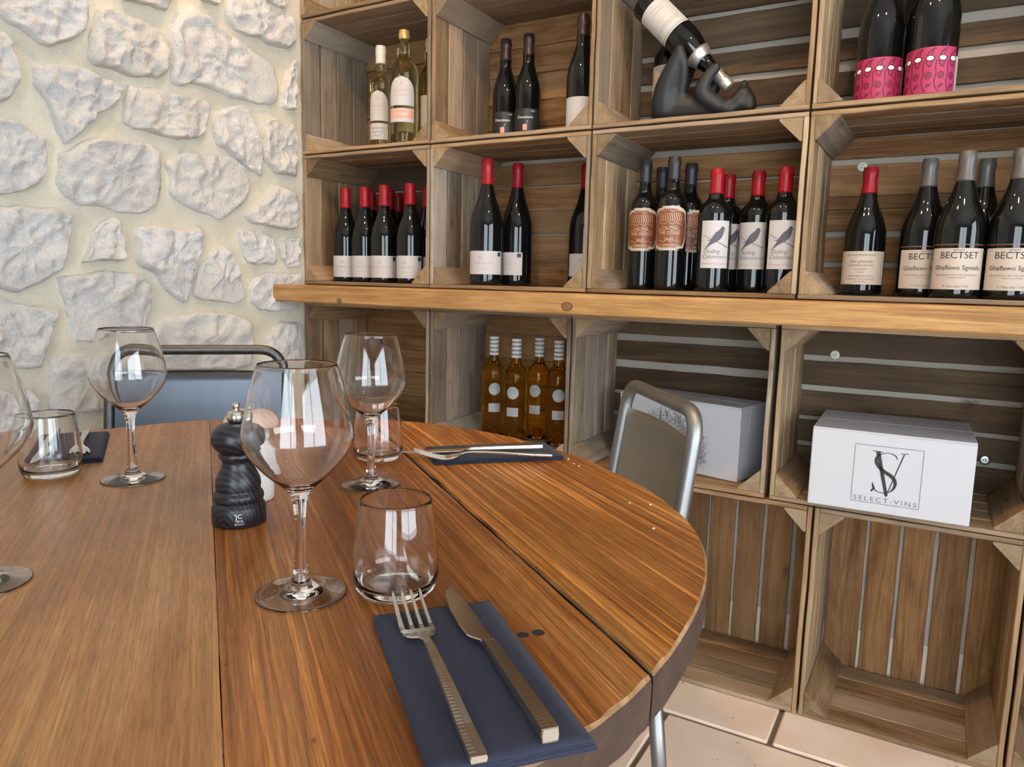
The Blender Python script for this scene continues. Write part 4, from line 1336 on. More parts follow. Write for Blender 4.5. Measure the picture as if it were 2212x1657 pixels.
Z2, Z1_, Z3 = R2 + 0.0120, R1 + 0.0120, 0.5041 + 0.0120
G = 'red-capped bottles in the crate by the stone wall'
for (x, y, tn), lb in zip([(0.122, 0.075, -4), (0.204, 0.072, -6), (0.292, 0.060, -8), (0.3945, 0.056, -12)],
                          ['leftmost front red-capped bottle with a white label beside the stone wall', 'second front red-capped bottle counted from the stone wall', 'third front red-capped bottle counted from the stone wall', 'front red-capped bottle standing apart next to the crate side']):
    bottle('red', lb, x, y, Z2, tn, G)
for (x, y), lb in zip([(0.1475, 0.168), (0.2300, 0.163), (0.3120, 0.153), (0.195, 0.248), (0.3938, 0.1415)],
                      ['red-capped bottle hidden behind the two leftmost front bottles', 'red-capped bottle right behind the third front bottle', 'red-capped bottle in the gap left of the separate front bottle', 'red-capped bottle at the very back of the corner crate', 'red-capped bottle behind the separate front bottle, at the crate side']):
    bottle('red', lb, x, y, Z2, 0, G)
G = 'tall red-capped bottles in the second crate on the ledge'
bottle('bigred', 'tall red-capped bottle standing in front, its white label complete', 0.661, 0.060, Z2, -6, G)
bottle('bigred', 'tall red-capped bottle standing behind its neighbour, label half hidden', 0.704, 0.155, Z2, -46, G)
bottle('bigred', 'dark bottle mostly hidden behind the crate side, sliver of white label', 0.884, 0.235, Z2, 4, G)
G = 'black-capped bottles with ornate labels'
bottle('ornate', 'black-capped bottle with ornate copper label, the left one in front', 1.112, 0.090, Z2, -10, G)
bottle('ornate', 'black-capped bottle with ornate copper label, the right one in front', 1.195, 0.060, Z2, -8, G)
bottle('ornate', 'black-capped bottle behind and between the two copper-label bottles', 1.116, 0.205, Z2, 40, G)
bottle('ornate', 'black-capped bottle behind the right copper-label bottle', 1.204, 0.170, Z2, 40, G)
G = 'red-capped bottles with a bird label'
bottle('bird', 'bird-label bottle next to the copper-label bottles, nearest the front', 1.303, 0.050, Z2, 6, G)
bottle('bird', 'bird-label bottle hidden behind the foremost bird-label bottle', 1.306, 0.150, Z2, 16, G)
bottle('bird', 'bird-label bottle standing in the middle of the three visible ones', 1.383, 0.120, Z2, -14, G)
bottle('bird', 'bird-label bottle in the corner by the crate side', 1.452, 0.078, Z2, 4, G)
bottle('cream', 'single red-capped bottle with a cream script label below the round washer', 1.622, 0.130, Z2, -6)
G = 'grey-capped bottles with a large serif label'
bottle('bectset', 'grey-capped bottle standing behind on the left, label half covered', 1.737, 0.118, Z2, 10, G)
bottle('bectset', 'grey-capped bottle in front with its whole label visible', 1.803, 0.045, Z2, 2, G)
bottle('bectset', 'grey-capped bottle at the very back, only neck and cap visible', 1.842, 0.165, Z2, 10, G)
bottle('bectset', 'grey-capped bottle in front cut by the right edge', 1.8945, 0.048, Z2, 6, G)
G = 'clear bottles in the upper corner crate'
bottle('clear', 'slim clear bottle with a cream cap and two white labels', 0.263, 0.080, Z1_, -18, G)
bottle('bigclear', 'large clear bottle with a gold cap and a coral band', 0.374, 0.052, Z1_, -12, G)
bottle('corked', 'corked clear bottle behind the gold-capped one', 0.268, 0.175, Z1_, 0, G)
bottle('corked', 'corked clear bottle half hidden by the crate side', 0.404, 0.140, Z1_, 0, G)
bottle('corked', 'short-looking corked clear bottle at the back of the corner crate', 0.330, 0.235, Z1_, 0, G)
G = 'dark bottles in the upper second crate'
bottle('blacklab', 'dark bottle with black label, the left of the pair', 0.647, 0.170, Z1_, -4, G)
bottle('blacklab', 'dark bottle with black label, the right of the pair', 0.727, 0.160, Z1_, -4, G)
bottle('plainwhite', 'dark bottle with plain white label against the crate side', 0.930, 0.080, Z1_, 0, G)
G = 'bottles with pink labels'
bottle('pink', 'pink-label bottle on the left of the upper crate', 1.624, 0.090, Z1_, -14, G)
bottle('pink', 'pink-label bottle on the right showing a strip of white back label', 1.722, 0.060, Z1_, -18, G)
bottle('pink', 'dark bottle behind and between the two pink-label bottles', 1.680, 0.190, Z1_, 100, G)
G = 'amber wine bottles with striped caps'
for (x, y, tn), lb in zip([(0.616, 0.188, 6), (0.712, 0.158, -16), (0.747, 0.236, -20), (0.836, 0.190, 4)],
                          ['amber wine bottle with striped cap, leftmost of the four', 'amber wine bottle with striped cap standing foremost', 'amber wine bottle with striped cap, third from the left and furthest back', 'amber wine bottle with striped cap by the right crate side']):
    bottle('amber', lb, x, y, Z3, tn, G)
bottle('borda', 'dark bottle with cream label behind the black bottle holder', 1.112, 0.225, Z1_, -10)
tb = bottle('tilt', 'upside-down tilted bottle with white label lying in the black holder', 1.0871, 0.10, 1.6774, rot=(0, math.radians(135.6), 0))
rr_ = [prof_at(burgundy(0.312, 0.040), z) for z in (0.196, 0.204, 0.212, 0.220)]
put('foil_collar', lathe('foil_collar', [(rr_[0] - 0.001, 0.1955), (rr_[0] + 0.0022, 0.196), (rr_[1] + 0.0034, 0.204), (rr_[2] + 0.0030, 0.212), (rr_[3] + 0.0016, 0.220), (rr_[3] - 0.001, 0.2205)], 'silver', 32), tb)

# ---------------------------------------------------------------- black bottle holder (reclining drinker)
def blob(name, chains, mat, voxel=0.0045, smooth=8):
    parts = []
    for pts, rad in chains:
        P = spline(pts, 6)
        Rr = [p[0] for p in spline([(a, 0) for a in rad], 6)]
        for p, q in zip(P, Rr):
            v, f = [], []
            for i in range(7):
                th = math.pi * i / 6
                for j in range(10):
                    ph = 2 * math.pi * j / 10
                    v.append((p[0] + q * math.sin(th) * math.cos(ph), p[1] + q * math.sin(th) * math.sin(ph), p[2] + q * math.cos(th)))
            for i in range(6):
                for j in range(10):
                    a, b = i * 10 + j, i * 10 + (j + 1) % 10
                    f.append((a, b, b + 10, a + 10))
            parts.append((v, f))
    v, f = join_geo(parts)
    o = put(name, mesh(name, v, f, mat))
    md = o.modifiers.new('remesh', 'REMESH')
    md.mode = 'VOXEL'
    md.voxel_size = voxel
    md.use_smooth_shade = True
    sm = o.modifiers.new('smooth', 'SMOOTH')
    sm.iterations = smooth
    sm.factor = 0.5
    dg = bpy.context.evaluated_depsgraph_get()
    me = bpy.data.meshes.new_from_object(o.evaluated_get(dg))
    bpy.data.objects.remove(o)
    me.polygons.foreach_set('use_smooth', [True] * len(me.polygons))
    return me


hz = Z1_
chains = [
    ([(1.165, 0.10, hz + 0.037), (1.215, 0.10, hz + 0.036), (1.265, 0.10, hz + 0.031), (1.31, 0.10, hz + 0.027)], [0.036, 0.034, 0.029, 0.025]),       # trunk lying on its back
    ([(1.152, 0.090, hz + 0.040), (1.158, 0.078, hz + 0.080), (1.176, 0.064, hz + 0.120), (1.197, 0.050, hz + 0.162)], [0.036, 0.030, 0.022, 0.013]),  # near thigh and knee
    ([(1.197, 0.050, hz + 0.160), (1.204, 0.060, hz + 0.130), (1.199, 0.075, hz + 0.092), (1.188, 0.090, hz + 0.055)], [0.012, 0.013, 0.015, 0.020]),  # near shin
    ([(1.160, 0.118, hz + 0.045), (1.166, 0.132, hz + 0.085), (1.184, 0.142, hz + 0.120), (1.198, 0.150, hz + 0.155)], [0.030, 0.026, 0.019, 0.012]),  # far thigh
    ([(1.285, 0.085, hz + 0.034), (1.250, 0.072, hz + 0.062), (1.258, 0.068, hz + 0.092), (1.280, 0.071, hz + 0.118)], [0.022, 0.021, 0.016, 0.012]),  # near arm
    ([(1.285, 0.118, hz + 0.034), (1.252, 0.130, hz + 0.062), (1.262, 0.133, hz + 0.090), (1.282, 0.129, hz + 0.114)], [0.020, 0.019, 0.015, 0.011]),  # far arm
    ([(1.310, 0.10, hz + 0.026), (1.328, 0.10, hz + 0.040), (1.340, 0.10, hz + 0.056)], [0.022, 0.023, 0.021]),                                        # neck and head
    ([(1.338, 0.10, hz + 0.064), (1.340, 0.10, hz + 0.074), (1.339, 0.10, hz + 0.083)], [0.013, 0.010, 0.0085]),                                       # nose
    ([(1.348, 0.10, hz + 0.052), (1.357, 0.10, hz + 0.044), (1.354, 0.10, hz + 0.030)], [0.014, 0.012, 0.018]),                                        # brow and hair
    ([(1.326, 0.10, hz + 0.060), (1.328, 0.10, hz + 0.070)], [0.008, 0.006]),                                                                          # chin
]
tag(put('bottle_holder', blob('bottle_holder', chains, 'resin')), 'matt black reclining figure sculpture holding a tilted wine bottle', 'bottle holder')

# ---------------------------------------------------------------- cartons
def carton(label, x, y, z, rz, W, D, H):
    t = thing('carton', label, 'carton', (x, y, z), rz)
    put('carton_body', box('carton_body', (0, W, 0, D, 0, H - 0.004), 'carton', 0.0018), t)
    for a, b in ((0.0, D / 2 - 0.0012), (D / 2 + 0.0012, D)):
        put('flap', box('flap', (0.0006, W - 0.0006, a + 0.0008, b - 0.0002, H - 0.0042, H), 'carton', 0.0009), t)
    return t


bx = carton('white carton with a square monogram logo standing at the crate front', 1.564, -0.017, Z3, math.atan2(0.009, 0.308), 0.308, 0.262, 0.1735)
q0x, q0z, qw, qh = 0.087, 0.021, 0.129, 0.1245


def Q(a, b):
    return (q0x + qw * a, q0z + qh * b)


sq = [ribbon_geo([Q(0, 0), Q(1, 0)], 0.0011, 1), ribbon_geo([Q(0, 1), Q(1, 1)], 0.0011, 1), ribbon_geo([Q(0, -0.004), Q(0, 1.004)], 0.0011, 1), ribbon_geo([Q(1, -0.004), Q(1, 1.004)], 0.0011, 1)]
spath = spline([Q(.635, .79), Q(.61, .855), Q(.53, .895), Q(.43, .885), Q(.345, .83), Q(.325, .74), Q(.37, .65), Q(.455, .575), Q(.555, .515), Q(.625, .43), Q(.625, .32), Q(.565, .235), Q(.47, .20), Q(.375, .215), Q(.315, .28), Q(.30, .37)], 5)
sw = spline([(w, 0) for w in (0.0004, 0.0022, 0.0012, 0.0016, 0.0034, 0.0058, 0.0066, 0.0072, 0.0078, 0.0070, 0.0052, 0.0022, 0.0014, 0.0018, 0.0030, 0.0006)], 5)
logo = [ribbon_geo(spath, [max(p[0], 0.0004) for p in sw], 2),
        ribbon_geo([Q(.345, .905), Q(.52, .155)], [0.0082, 0.0062], 1), ribbon_geo([Q(.265, .912), Q(.41, .905)], [0.0014, 0.0018], 1), ribbon_geo([Q(.505, .2), Q(.522, .135)], [0.0064, 0.0012], 1),
        ribbon_geo([Q(.725, .90), Q(.53, .20)], [0.0024, 0.0016], 1), ribbon_geo([Q(.675, .912), Q(.785, .915)], [0.0014, 0.0014], 1),
        ribbon_geo([Q(.29, .205), Q(.33, .27), Q(.305, .35)], [0.004, 0.004, 0.0006], 1)]
put('logo_frame', flat('logo_frame', sq, 'ink_grey', -0.0005), bx)
put('monogram', flat('monogram', logo, 'ink', -0.0006), bx)
tv_, tf_ = text_geo('SELECT-VINS', 1.0, 0, 0, space=1.35)
tw = max(p[0] for p in tv_) - min(p[0] for p in tv_)
tsz = 0.0142
put('lettering', flat('lettering', [([(q0x + qw / 2 + p[0] / tw * qw * 0.93, q0z + 0.0035 + p[1] * tsz) for p in tv_], tf_)], 'ink_grey', -0.0006), bx)
cx_ = carton('white carton with a grey vine drawing behind the grey metal chair', 1.049, 0.142, Z3, math.atan2(-0.084, 0.348), 0.352, 0.143, 0.184)
vine = []
rv = random.Random(5)
for i in range(900):
    a = rv.uniform(0.05, 0.262)
    b = 0.030 + rv.random() * (0.122 - 0.06 * abs((a - 0.15) / 0.11) ** 2)
    p = [(a, b)]
    ang = rv.uniform(0, 6.28)
    for k in range(5):
        ang += rv.uniform(-0.9, 0.9)
        p.append((p[-1][0] + 0.0035 * math.cos(ang), p[-1][1] + 0.0035 * math.sin(ang)))
    vine.append(ribbon_geo(p, [rv.uniform(0.0003, 0.0016) for _ in p], 1))
o = put('vine_drawing', flat('vine_drawing', vine, 'ink_grey', -0.0005), cx_)
o['kind'] = 'stuff'
put('tape', box('tape', (0.3521, 0.3526, 0.050, 0.098, 0.118, 0.182), 'tape'), cx_)
top_print = [patch_geo([(0.045, 0.20, 0.206), (0.12, 0.20, 0.206)], 1)] + [patch_geo([(0.02, x, x + 0.006), (0.05, x, x + 0.006)], 1) for x in (0.245, 0.285, 0.31)]
v, f = join_geo(top_print)
put('top_print', mesh('top_print', [(s, z, 0.1843) for s, z in v], f, 'ink_faint'), cx_)

# ---------------------------------------------------------------- chairs
def chair(label, origin, fwd, h, w, tube_m, sheet_m, tr):
    rz = math.atan2(-fwd[0], fwd[1])
    t = thing('metal_chair', label, 'chair', (*origin, 0), rz, 'grey metal dining chairs')
    R_ = tr
    hs = 0.36                                      # height at which the posts bend
    hw, hb = w / 2, w / 2 + 0.010
    path = round_path([(-hb, -0.192, hs - 0.02), (-hb, -0.192, hs), (-hw, -0.25, h - R_), (hw, -0.25, h - R_), (hb, -0.192, hs), (hb, -0.192, hs - 0.02)], 0.052, 9)
    put('back_frame', tube('back_frame', path, R_, tube_m, 16), t)
    for s in (-1, 1):
        put('leg', tube('leg', round_path([(s * hb, -0.192, hs - 0.02), (s * (hb + 0.012), -0.228, 0.0)], 0.02), R_, tube_m, 14), t)
        put('leg', tube('leg', round_path([(s * (hb - 0.012), 0.135, 0.44), (s * (hb + 0.004), 0.165, 0.40), (s * (hb + 0.012), 0.19, 0.0)], 0.03), R_, tube_m, 14), t)
        put('side_rail', tube('side_rail', [(s * (hb - 0.006), -0.205, 0.43), (s * (hb - 0.012), 0.137, 0.436)], 0.009, tube_m, 12), t)
    # back sheet, bowed slightly between the posts
    n, m2 = 14, 12
    zt, zb = h - 0.062, 0.47
    v, f = [], []
    for side in (0, 1):
        for j in range(m2 + 1):
            z = zb + (zt - zb) * j / m2
            k = (z - hs) / (h - R_ - hs)
            yy = -0.192 - 0.058 * k
            ww = hb + (hw - hb) * k - 0.004
            for i in range(n + 1):
                u = -1 + 2 * i / n
                bow = 0.012 * (1 - u * u)
                v.append((ww * u, yy - bow + (0.0016 if side else 0.0), z + (0.004 * (1 - u * u) if j == m2 else 0)))
    nn = (n + 1) * (m2 + 1)
    for side in (0, 1):
        for j in range(m2):
            for i in range(n):
                a = side * nn + j * (n + 1) + i
                q = (a, a + 1, a + n + 2, a + n + 1)
                f.append(q if side == 0 else q[::-1])
    for i in range(n):
        a, b = m2 * (n + 1) + i, nn + m2 * (n + 1) + i
        f.append((a, a + 1, b + 1, b))
        a, b = i, nn + i
        f.append((a + 1, a, b, b + 1))
    put('backrest', fix_normals(mesh('backrest', v, f, sheet_m, True)), t)
    # seat pan with a rolled rim
    v, f = [], []
    rings, sg = 8, 40
    for q in range(rings + 1):
        k = q / rings
        for i in range(sg):
            a = 2 * math.pi * i / sg
            ca, sa = math.cos(a), math.sin(a)
            e = 0.55
            x = 0.185 * k * math.copysign(abs(ca) ** e, ca)
            y = -0.015 + 0.185 * k * math.copysign(abs(sa) ** e, sa)
            v.append((x, y, 0.452 - 0.006 * (1 - k * k) if q < rings else 0.436))
    for q in range(rings):
        for i in range(sg):
            a, b = q * sg + i, q * sg + (i + 1) % sg
            f.append((a, b, b + sg, a + sg))
    f.append(tuple(range(sg)))
    put('seat', fix_normals(mesh('seat', v, f, sheet_m, True)), t)
    return t


chair('dark gunmetal chair standing in front of the stone wall', (0.513, -0.817), (0.709, -0.705), 0.83, 0.362, 'gunmetal', 'gunmetal_sheet', 0.0112)
chair('light grey metal chair standing before the crates', (1.1535, -0.576), (-0.774, -0.633), 0.797, 0.352, 'galvanised', 'galvanised_sheet', 0.0130)

# ---------------------------------------------------------------- tableware
wg = [(0.0, 0.0014), (0.02, 0.0009), (0.0340, 0.0003), (0.0372, 0.0), (0.0380, 0.0007), (0.0376, 0.0016), (0.031, 0.0026), (0.020, 0.0044), (0.0118, 0.0082), (0.0078, 0.0135), (0.0058, 0.022), (0.0049, 0.036), (0.0045, 0.055), (0.0047, 0.070), (0.0058, 0.081), (0.0085, 0.0885), (0.0135, 0.0945), (0.0205, 0.1005), (0.0290, 0.1085), (0.0375, 0.1185), (0.0435, 0.1285), (0.0458, 0.1355), (0.0457, 0.1405), (0.0440, 0.1530), (0.0408, 0.1680), (0.0366, 0.1840), (0.0326, 0.1968)]
inn = [(0.0323, 0.1974), (0.0318, 0.1972), (0.0357, 0.1840), (0.0399, 0.1678), (0.0431, 0.1528), (0.0448, 0.1404), (0.0448, 0.1360), (0.0425, 0.1292), (0.0366, 0.1195), (0.0280, 0.1097), (0.0195, 0.1020), (0.0120, 0.0968), (0.0055, 0.0940), (0.0, 0.0932)]
wp = [tuple(p) for p in spline(wg, 3)] + [tuple(p) for p in spline(inn, 3)]
wp = [(max(a, 0.0), b) for a, b in wp]
wp[0], wp[-1] = (0.0, wp[0][1]), (0.0, wp[-1][1])
wine_glass_me = lathe('wine_glass', wp, 'glass', 64)
tg = [(0.0, 0.0012), (0.022, 0.0005), (0.0290, 0.0), (0.0325, 0.0022), (0.0352, 0.0075), (0.0368, 0.0150), (0.0370, 0.0220), (0.0360, 0.0360), (0.0342, 0.0540), (0.0322, 0.0710), (0.0309, 0.0815)]
ti = [(0.0305, 0.0821), (0.0299, 0.0818), (0.0312, 0.0710), (0.0331, 0.0540), (0.0348, 0.0360), (0.0356, 0.0230), (0.0352, 0.0165), (0.0332, 0.0110), (0.028, 0.0080), (0.018, 0.0070), (0.0, 0.0067)]
tp = [tuple(p) for p in spline(tg, 3)] + [tuple(p) for p in spline(ti, 3)]
tp[0], tp[-1] = (0.0, tp[0][1]), (0.0, tp[-1][1])
tumbler_me = lathe('tumbler', tp, 'glass', 64)
ZT = TZ + 0.0003
for (x, y), lb in zip([(1.3297, -1.2922), (0.885, -1.157), (1.155, -1.000), (1.0867, -1.4268)],
                      ['empty stemmed wine glass in front of the black pepper mill', 'empty stemmed wine glass before the gunmetal chair and stone wall', 'empty stemmed wine glass in front of the far tumbler', 'empty stemmed wine glass cut by the left edge']):
    tag(put('wine_glass', wine_glass_me, None, (x, y, ZT)), lb, 'wine glass', 'stemmed wine glasses on the table')
for (x, y), lb in zip([(1.392, -1.242), (1.068, -0.884), (0.777, -1.202)],
                      ['stemless water tumbler behind the nearest fork', 'stemless water tumbler partly behind a wine glass near the far napkin', 'stemless water tumbler in front of the napkin by the stone wall side']):
    tag(put('water_tumbler', tumbler_me, None, (x, y, ZT)), lb, 'tumbler', 'stemless tumblers on the table')

mill_p = [(0.0, 0.0), (0.0285, 0.0), (0.0300, 0.0015), (0.0301, 0.012), (0.0298, 0.0195), (0.0285, 0.0232), (0.0262, 0.0250), (0.0258, 0.0258), (0.0272, 0.0275), (0.0281, 0.0310), (0.0278, 0.0345), (0.0262, 0.0372), (0.0243, 0.0382), (0.0246, 0.0405), (0.0252, 0.0460), (0.0244, 0.0525), (0.0216, 0.0590), (0.0186, 0.0650), (0.0172, 0.0705), (0.0174, 0.0745), (0.0184, 0.0755), (0.0203, 0.0775), (0.0207, 0.0800), (0.0198, 0.0826), (0.0184, 0.0836)]
mill_h = [(0.0, 0.0836), (0.0186, 0.0838), (0.0230, 0.0865), (0.0268, 0.0915), (0.0285, 0.0975), (0.0281, 0.1035), (0.0255, 0.1095), (0.0205, 0.1140), (0.0130, 0.1168), (0.0085, 0.1175), (0.0, 0.1178)]
knob_p = [(0.0, 0.1175)] + [(0.0082 + 0.0025 * math.sin(math.pi * i / 12) + 0.0003 * (i % 2), 0.1178 + 0.0125 * i / 12) for i in range(13)] + [(0.004, 0.1308), (0.0028, 0.1330), (0.0040, 0.1350), (0.0046, 0.1375), (0.0034, 0.1402), (0.0, 0.1408)]
salt_p = [(0.0, 0.0), (0.0262, 0.0), (0.0272, 0.0012), (0.0275, 0.010), (0.0272, 0.026), (0.0262, 0.0300), (0.0250, 0.0312), (0.0252, 0.0325), (0.0256, 0.040), (0.0246, 0.052), (0.0214, 0.064), (0.0180, 0.0720), (0.0178, 0.0755), (0.0196, 0.0770), (0.0206, 0.0795), (0.0196, 0.0822), (0.0184, 0.0836)]
salt_h = [(0.0, 0.0836), (0.0190, 0.0838), (0.0262, 0.0865), (0.0312, 0.0925), (0.0326, 0.0985), (0.0312, 0.1050), (0.0262, 0.1110), (0.0180, 0.1150), (0.0090, 0.1164), (0.0, 0.1166)]
for (x, y), mts, ps, lb in zip([(1.1343, -1.1944), (1.0761, -1.1268)], [('mill_black', 'mill_black'), ('mill_pale', 'mill_lit_peach')], [(mill_p, mill_h), (salt_p, salt_h)], ['black stained turned wood pepper mill with a steel knob', 'pale wood salt mill with a head tinted peach for the light on it, behind the black mill']):
    bl = mts[0] == 'mill_black'
    t = thing('pepper_mill' if bl else 'salt_mill', lb, 'mill', (x, y, ZT), math.atan2(CAM.x - x, -(CAM.y - y)))
    sc = (0.945, 0.945, 0.945)
    put('mill_body', lathe('mill_body', ps[0], mts[0], 48), t, scale=sc)
    put('mill_head', lathe('mill_head', ps[1], mts[1], 48), t, scale=sc)
    if bl:
        put('knob', lathe('knob', knob_p, 'steel', 28), t, scale=sc)
        put('lettering', wrap('lettering', [T("'JC", 0.0072, 0.0128, -0.001), T('1810.', 0.0042, 0.0082, 0.0), T('BELMONT', 0.0024, 0.0052, 0.0)], 0.03045, 'ink_white'), t, scale=sc)


def loft(secs):
    """box sections (x, y0, y1, z, t) along X"""
    v, f = [], []
    for x, y0, y1, z, t_ in secs:
        b = min(0.0006, t_ * 0.3, abs(y1 - y0) * 0.3)
        v += [(x, y0 + b, z - t_ / 2), (x, y1 - b, z - t_ / 2), (x, y1, z), (x, y1 - b, z + t_ / 2), (x, y0 + b, z + t_ / 2), (x, y0, z)]
    for i in range(len(secs) - 1):
        for k in range(6):
            a, b = i * 6 + k, i * 6 + (k + 1) % 6
            f.append((a, b, b + 6, a + 6))
    f.append(tuple(range(6))[::-1])
    f.append(tuple(range((len(secs) - 1) * 6, len(secs) * 6)))
    return v, f


fork_z = [(0.0, 0.0030), (0.03, 0.0042), (0.08, 0.0082), (0.115, 0.0100), (0.132, 0.0088), (0.145, 0.0040), (0.156, 0.0016), (0.168, 0.0020), (0.185, 0.0060), (0.206, 0.0135)]


def fz(x):
    for (a, za), (b, zb) in zip(fork_z, fork_z[1:]):
        if a <= x <= b:
            t_ = (x - a) / (b - a)
            t_ = t_ * t_ * (3 - 2 * t_) * 0.5 + t_ * 0.5
            return za + (zb - za) * t_
    return fork_z[-1][1]


def sym(lst, th):
    return [(x, -w, w, fz(x), th(x)) for x, w in lst]


v, f = loft(sym([(0.0, 0.0050), (0.0015, 0.0056), (0.03, 0.0052), (0.07, 0.0044), (0.10, 0.0037), (0.122, 0.0031)], lambda x: 0.0042 - 0.012 * x))
fork_handle = fix_normals(mesh('handle', v, f, 'ribbed'))
parts = [loft(sym([(0.1215, 0.0031), (0.130, 0.0030), (0.137, 0.0046), (0.142, 0.0088), (0.147, 0.0115), (0.153, 0.0127), (0.160, 0.0128)], lambda x: 0.0022))]
for k in range(4):
    y = -0.01085 + k * 0.00723
    parts.append(loft([(x, y - w, y + w, fz(x), 0.0020 if x < 0.2 else 0.0012) for x, w in [(0.1585, 0.0024), (0.166, 0.00205), (0.180, 0.0018), (0.195, 0.0015), (0.203, 0.0011), (0.206, 0.0005)]]))
v, f = join_geo(parts)
fork_head = fix_normals(mesh('fork_head', v, f, 'steel'))
v, f = loft([(0.0, -0.0052, 0.0052, 0.0046, 0.0086), (0.001, -0.0060, 0.0060, 0.0046, 0.0092), (0.06, -0.0053, 0.0053, 0.0046, 0.0080), (0.112, -0.0048, 0.0048, 0.0046, 0.0066), (0.116, -0.0046, 0.0046, 0.0046, 0.0050)])
knife_handle = fix_normals(mesh('handle', v, f, 'ribbed'))
v, f = loft([(0.1155, -0.0044, 0.0044, 0.0046, 0.0030), (0.120, -0.0044, 0.0048, 0.0045, 0.0022), (0.126, -0.0044, 0.0095, 0.0044, 0.0018), (0.131, -0.0044, 0.0118, 0.0043, 0.0017), (0.150, -0.0043, 0.0128, 0.0040, 0.0016), (0.175, -0.0042, 0.0122, 0.0037, 0.0015), (0.200, -0.0040, 0.0092, 0.0034, 0.0014), (0.214, -0.0036, 0.0050, 0.0032, 0.0013), (0.221, -0.0028, 0.0008, 0.0031, 0.0012), (0.2235, -0.0018, -0.0008, 0.0031, 0.0008)])
blade_me = fix_normals(mesh('blade', v, f, 'steel'))
maker = [(s, 0.0009) for s in (0, 1)]


def napkin_layer(seed, L, Wd, th):
    nx, ny = 24, 12
    v, f = [], []
    for side in (0, 1):
        for j in range(ny + 1):
            for i in range(nx + 1):
                u, w = i / nx, j / ny
                ed = min(u, 1 - u, w * 0.6, (1 - w) * 0.6) * 10
                z = 0.0006 * noise.noise(Vector((u * 5, w * 4, seed))) * (0.3 + 0.7 * min(1, ed))
                rnd = 0.35 * th * (1 - min(1.0, ed * 2.2)) ** 2
                v.append((L * (u - 0.5) + 0.0008 * noise.noise(Vector((w * 6, seed, 2))) * (1 if i in (0, nx) else 0), Wd * (w - 0.5), z + (th - rnd if side else rnd)))
    nn = (nx + 1) * (ny + 1)
    for side in (0, 1):
        for j in range(ny):
            for i in range(nx):
                a = side * nn + j * (nx + 1) + i
                f.append((a, a + 1, a + nx + 2, a + nx + 1))
    rim_ = [(i, 0) for i in range(nx)] + [(nx, j) for j in range(ny)] + [(i, ny) for i in range(nx, 0, -1)] + [(0, j) for j in range(ny, 0, -1)]
    for k in range(len(rim_)):
        a = rim_[k][1] * (nx + 1) + rim_[k][0]
        b = rim_[(k + 1) % len(rim_)][1] * (nx + 1) + rim_[(k + 1) % len(rim_)][0]
        f.append((a, b, b + nn, a + nn))
    return fix_normals(mesh('fold', v, f, 'napkin', True))


LAY = [napkin_layer(k * 3.3, 0.2005 - 0.0012 * k, 0.099 - 0.0008 * k, 0.0017) for k in range(4)]
NZ = TZ + 0.0003


def setting(nap, ang, fork, knife, lbs, grp=('folded navy napkins', 'steel forks', 'steel knives')):
    t = thing('napkin', lbs[0], 'napkin', (nap[0], nap[1], NZ), math.radians(ang), grp[0])
    for k in range(4):
        put('fold', LAY[k], t, (0.0006 * (k % 2), -0.0004 * k, 0.00175 * k))
    zt = NZ + 0.0074
    fk = thing('fork', lbs[1], 'fork', (fork[0], fork[1], zt), math.radians(fork[2]), grp[1])
    put('handle', fork_handle, fk)
    put('fork_head', fork_head, fk)
    kn = thing('knife', lbs[2], 'knife', (knife[0], knife[1], zt), math.radians(knife[2]), grp[2])
    put('handle', knife_handle, kn)
    put('blade', blade_me, kn)


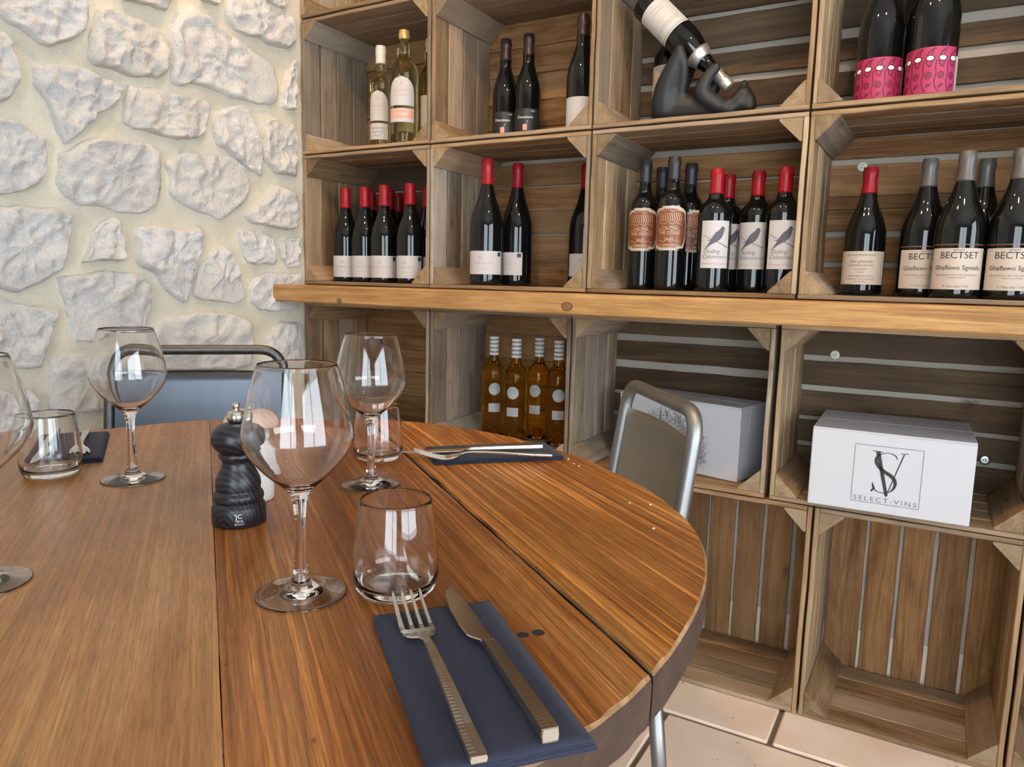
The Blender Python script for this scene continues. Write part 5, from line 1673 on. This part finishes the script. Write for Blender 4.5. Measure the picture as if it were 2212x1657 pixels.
setting((1.5235, -1.327), -40.3, (1.5856, -1.4099, 139.3), (1.6103, -1.3727, 139.9),
        ['folded navy napkin nearest the viewer at the table edge', 'steel fork on the nearest napkin, tines toward the tumbler', 'steel knife on the nearest napkin'])
setting((1.199, -0.7655), 45.4, (1.2945, -0.7523, -141.5), (1.2600, -0.7180, -137.2),
        ['folded navy napkin on the far side near the light grey chair', 'steel fork on the far napkin by the light grey chair', 'steel knife on the far napkin, blade over the plank joint'])
setting((0.657, -1.112), -34.0, (0.592, -1.048, -33.0), (0.5639, -1.0779, -36.5),
        ['folded navy napkin on the stone wall side, seen through a tumbler', 'steel fork on the napkin seen through the tumbler', 'steel knife on the napkin seen through the tumbler'])
# crumbs left on the table by the far napkin
cr = random.Random(3)
crumb_me = []
for k in range(3):
    v = []
    f = []
    for i in range(5):
        th = math.pi * i / 4
        for j in range(7):
            ph = 2 * math.pi * j / 7
            q = 0.0013 * (1 + 0.35 * cr.uniform(-1, 1))
            v.append((q * 1.4 * math.sin(th) * math.cos(ph), q * math.sin(th) * math.sin(ph), 0.0010 + q * 0.7 * math.cos(th)))
    for i in range(4):
        for j in range(7):
            a, b = i * 7 + j, i * 7 + (j + 1) % 7
            f.append((a, b, b + 7, a + 7))
    crumb_me.append(fix_normals(mesh('crumb', v, f, 'crumb')))
for k, (x, y) in enumerate([(1.3087, -0.7231), (1.3282, -0.7445), (1.4704, -0.8846), (1.4946, -0.8771), (1.5276, -0.9595), (1.3399, -0.7531)]):
    where = ['just past the corner of the far napkin', 'second in the trail right of the far napkin', 'mid-plank before the light grey chair', 'next to the light grey chair post', 'closest to the right table rim', 'third in the trail right of the far napkin']
    tag(put('crumb', crumb_me[k % 3], None, (x, y, TZ), (0, 0, cr.uniform(0, 3))), 'tiny pale bread crumb ' + where[k], 'crumb', 'bread crumbs on the table')
# dried tuft caught on the back boards behind the logo carton
tparts = []
for k in range(70):
    p = Vector((cr.gauss(0, 0.009), -0.002 - 0.006 * cr.random(), cr.gauss(0, 0.008)))
    path = [p]
    d = Vector((cr.uniform(-1, 1), cr.uniform(-0.5, 0.5), cr.uniform(-1, 1))).normalized()
    for i in range(6):
        d = (d + Vector((cr.uniform(-1, 1), cr.uniform(-0.5, 0.5), cr.uniform(-1, 1))) * 0.7).normalized()
        q = path[-1] + d * 0.0032
        q.y = min(max(q.y, -0.012), -0.0008)
        path.append(q)
    tparts.append(tube_geo(path, 0.00035, 4))
v, f = join_geo(tparts)
tag(put('dried_tuft', mesh('dried_tuft', v, f, 'dry_fibre'), None, (1.867, 0.2945, 0.723)), 'small dried brown tuft on the back boards above the logo carton', 'tuft')
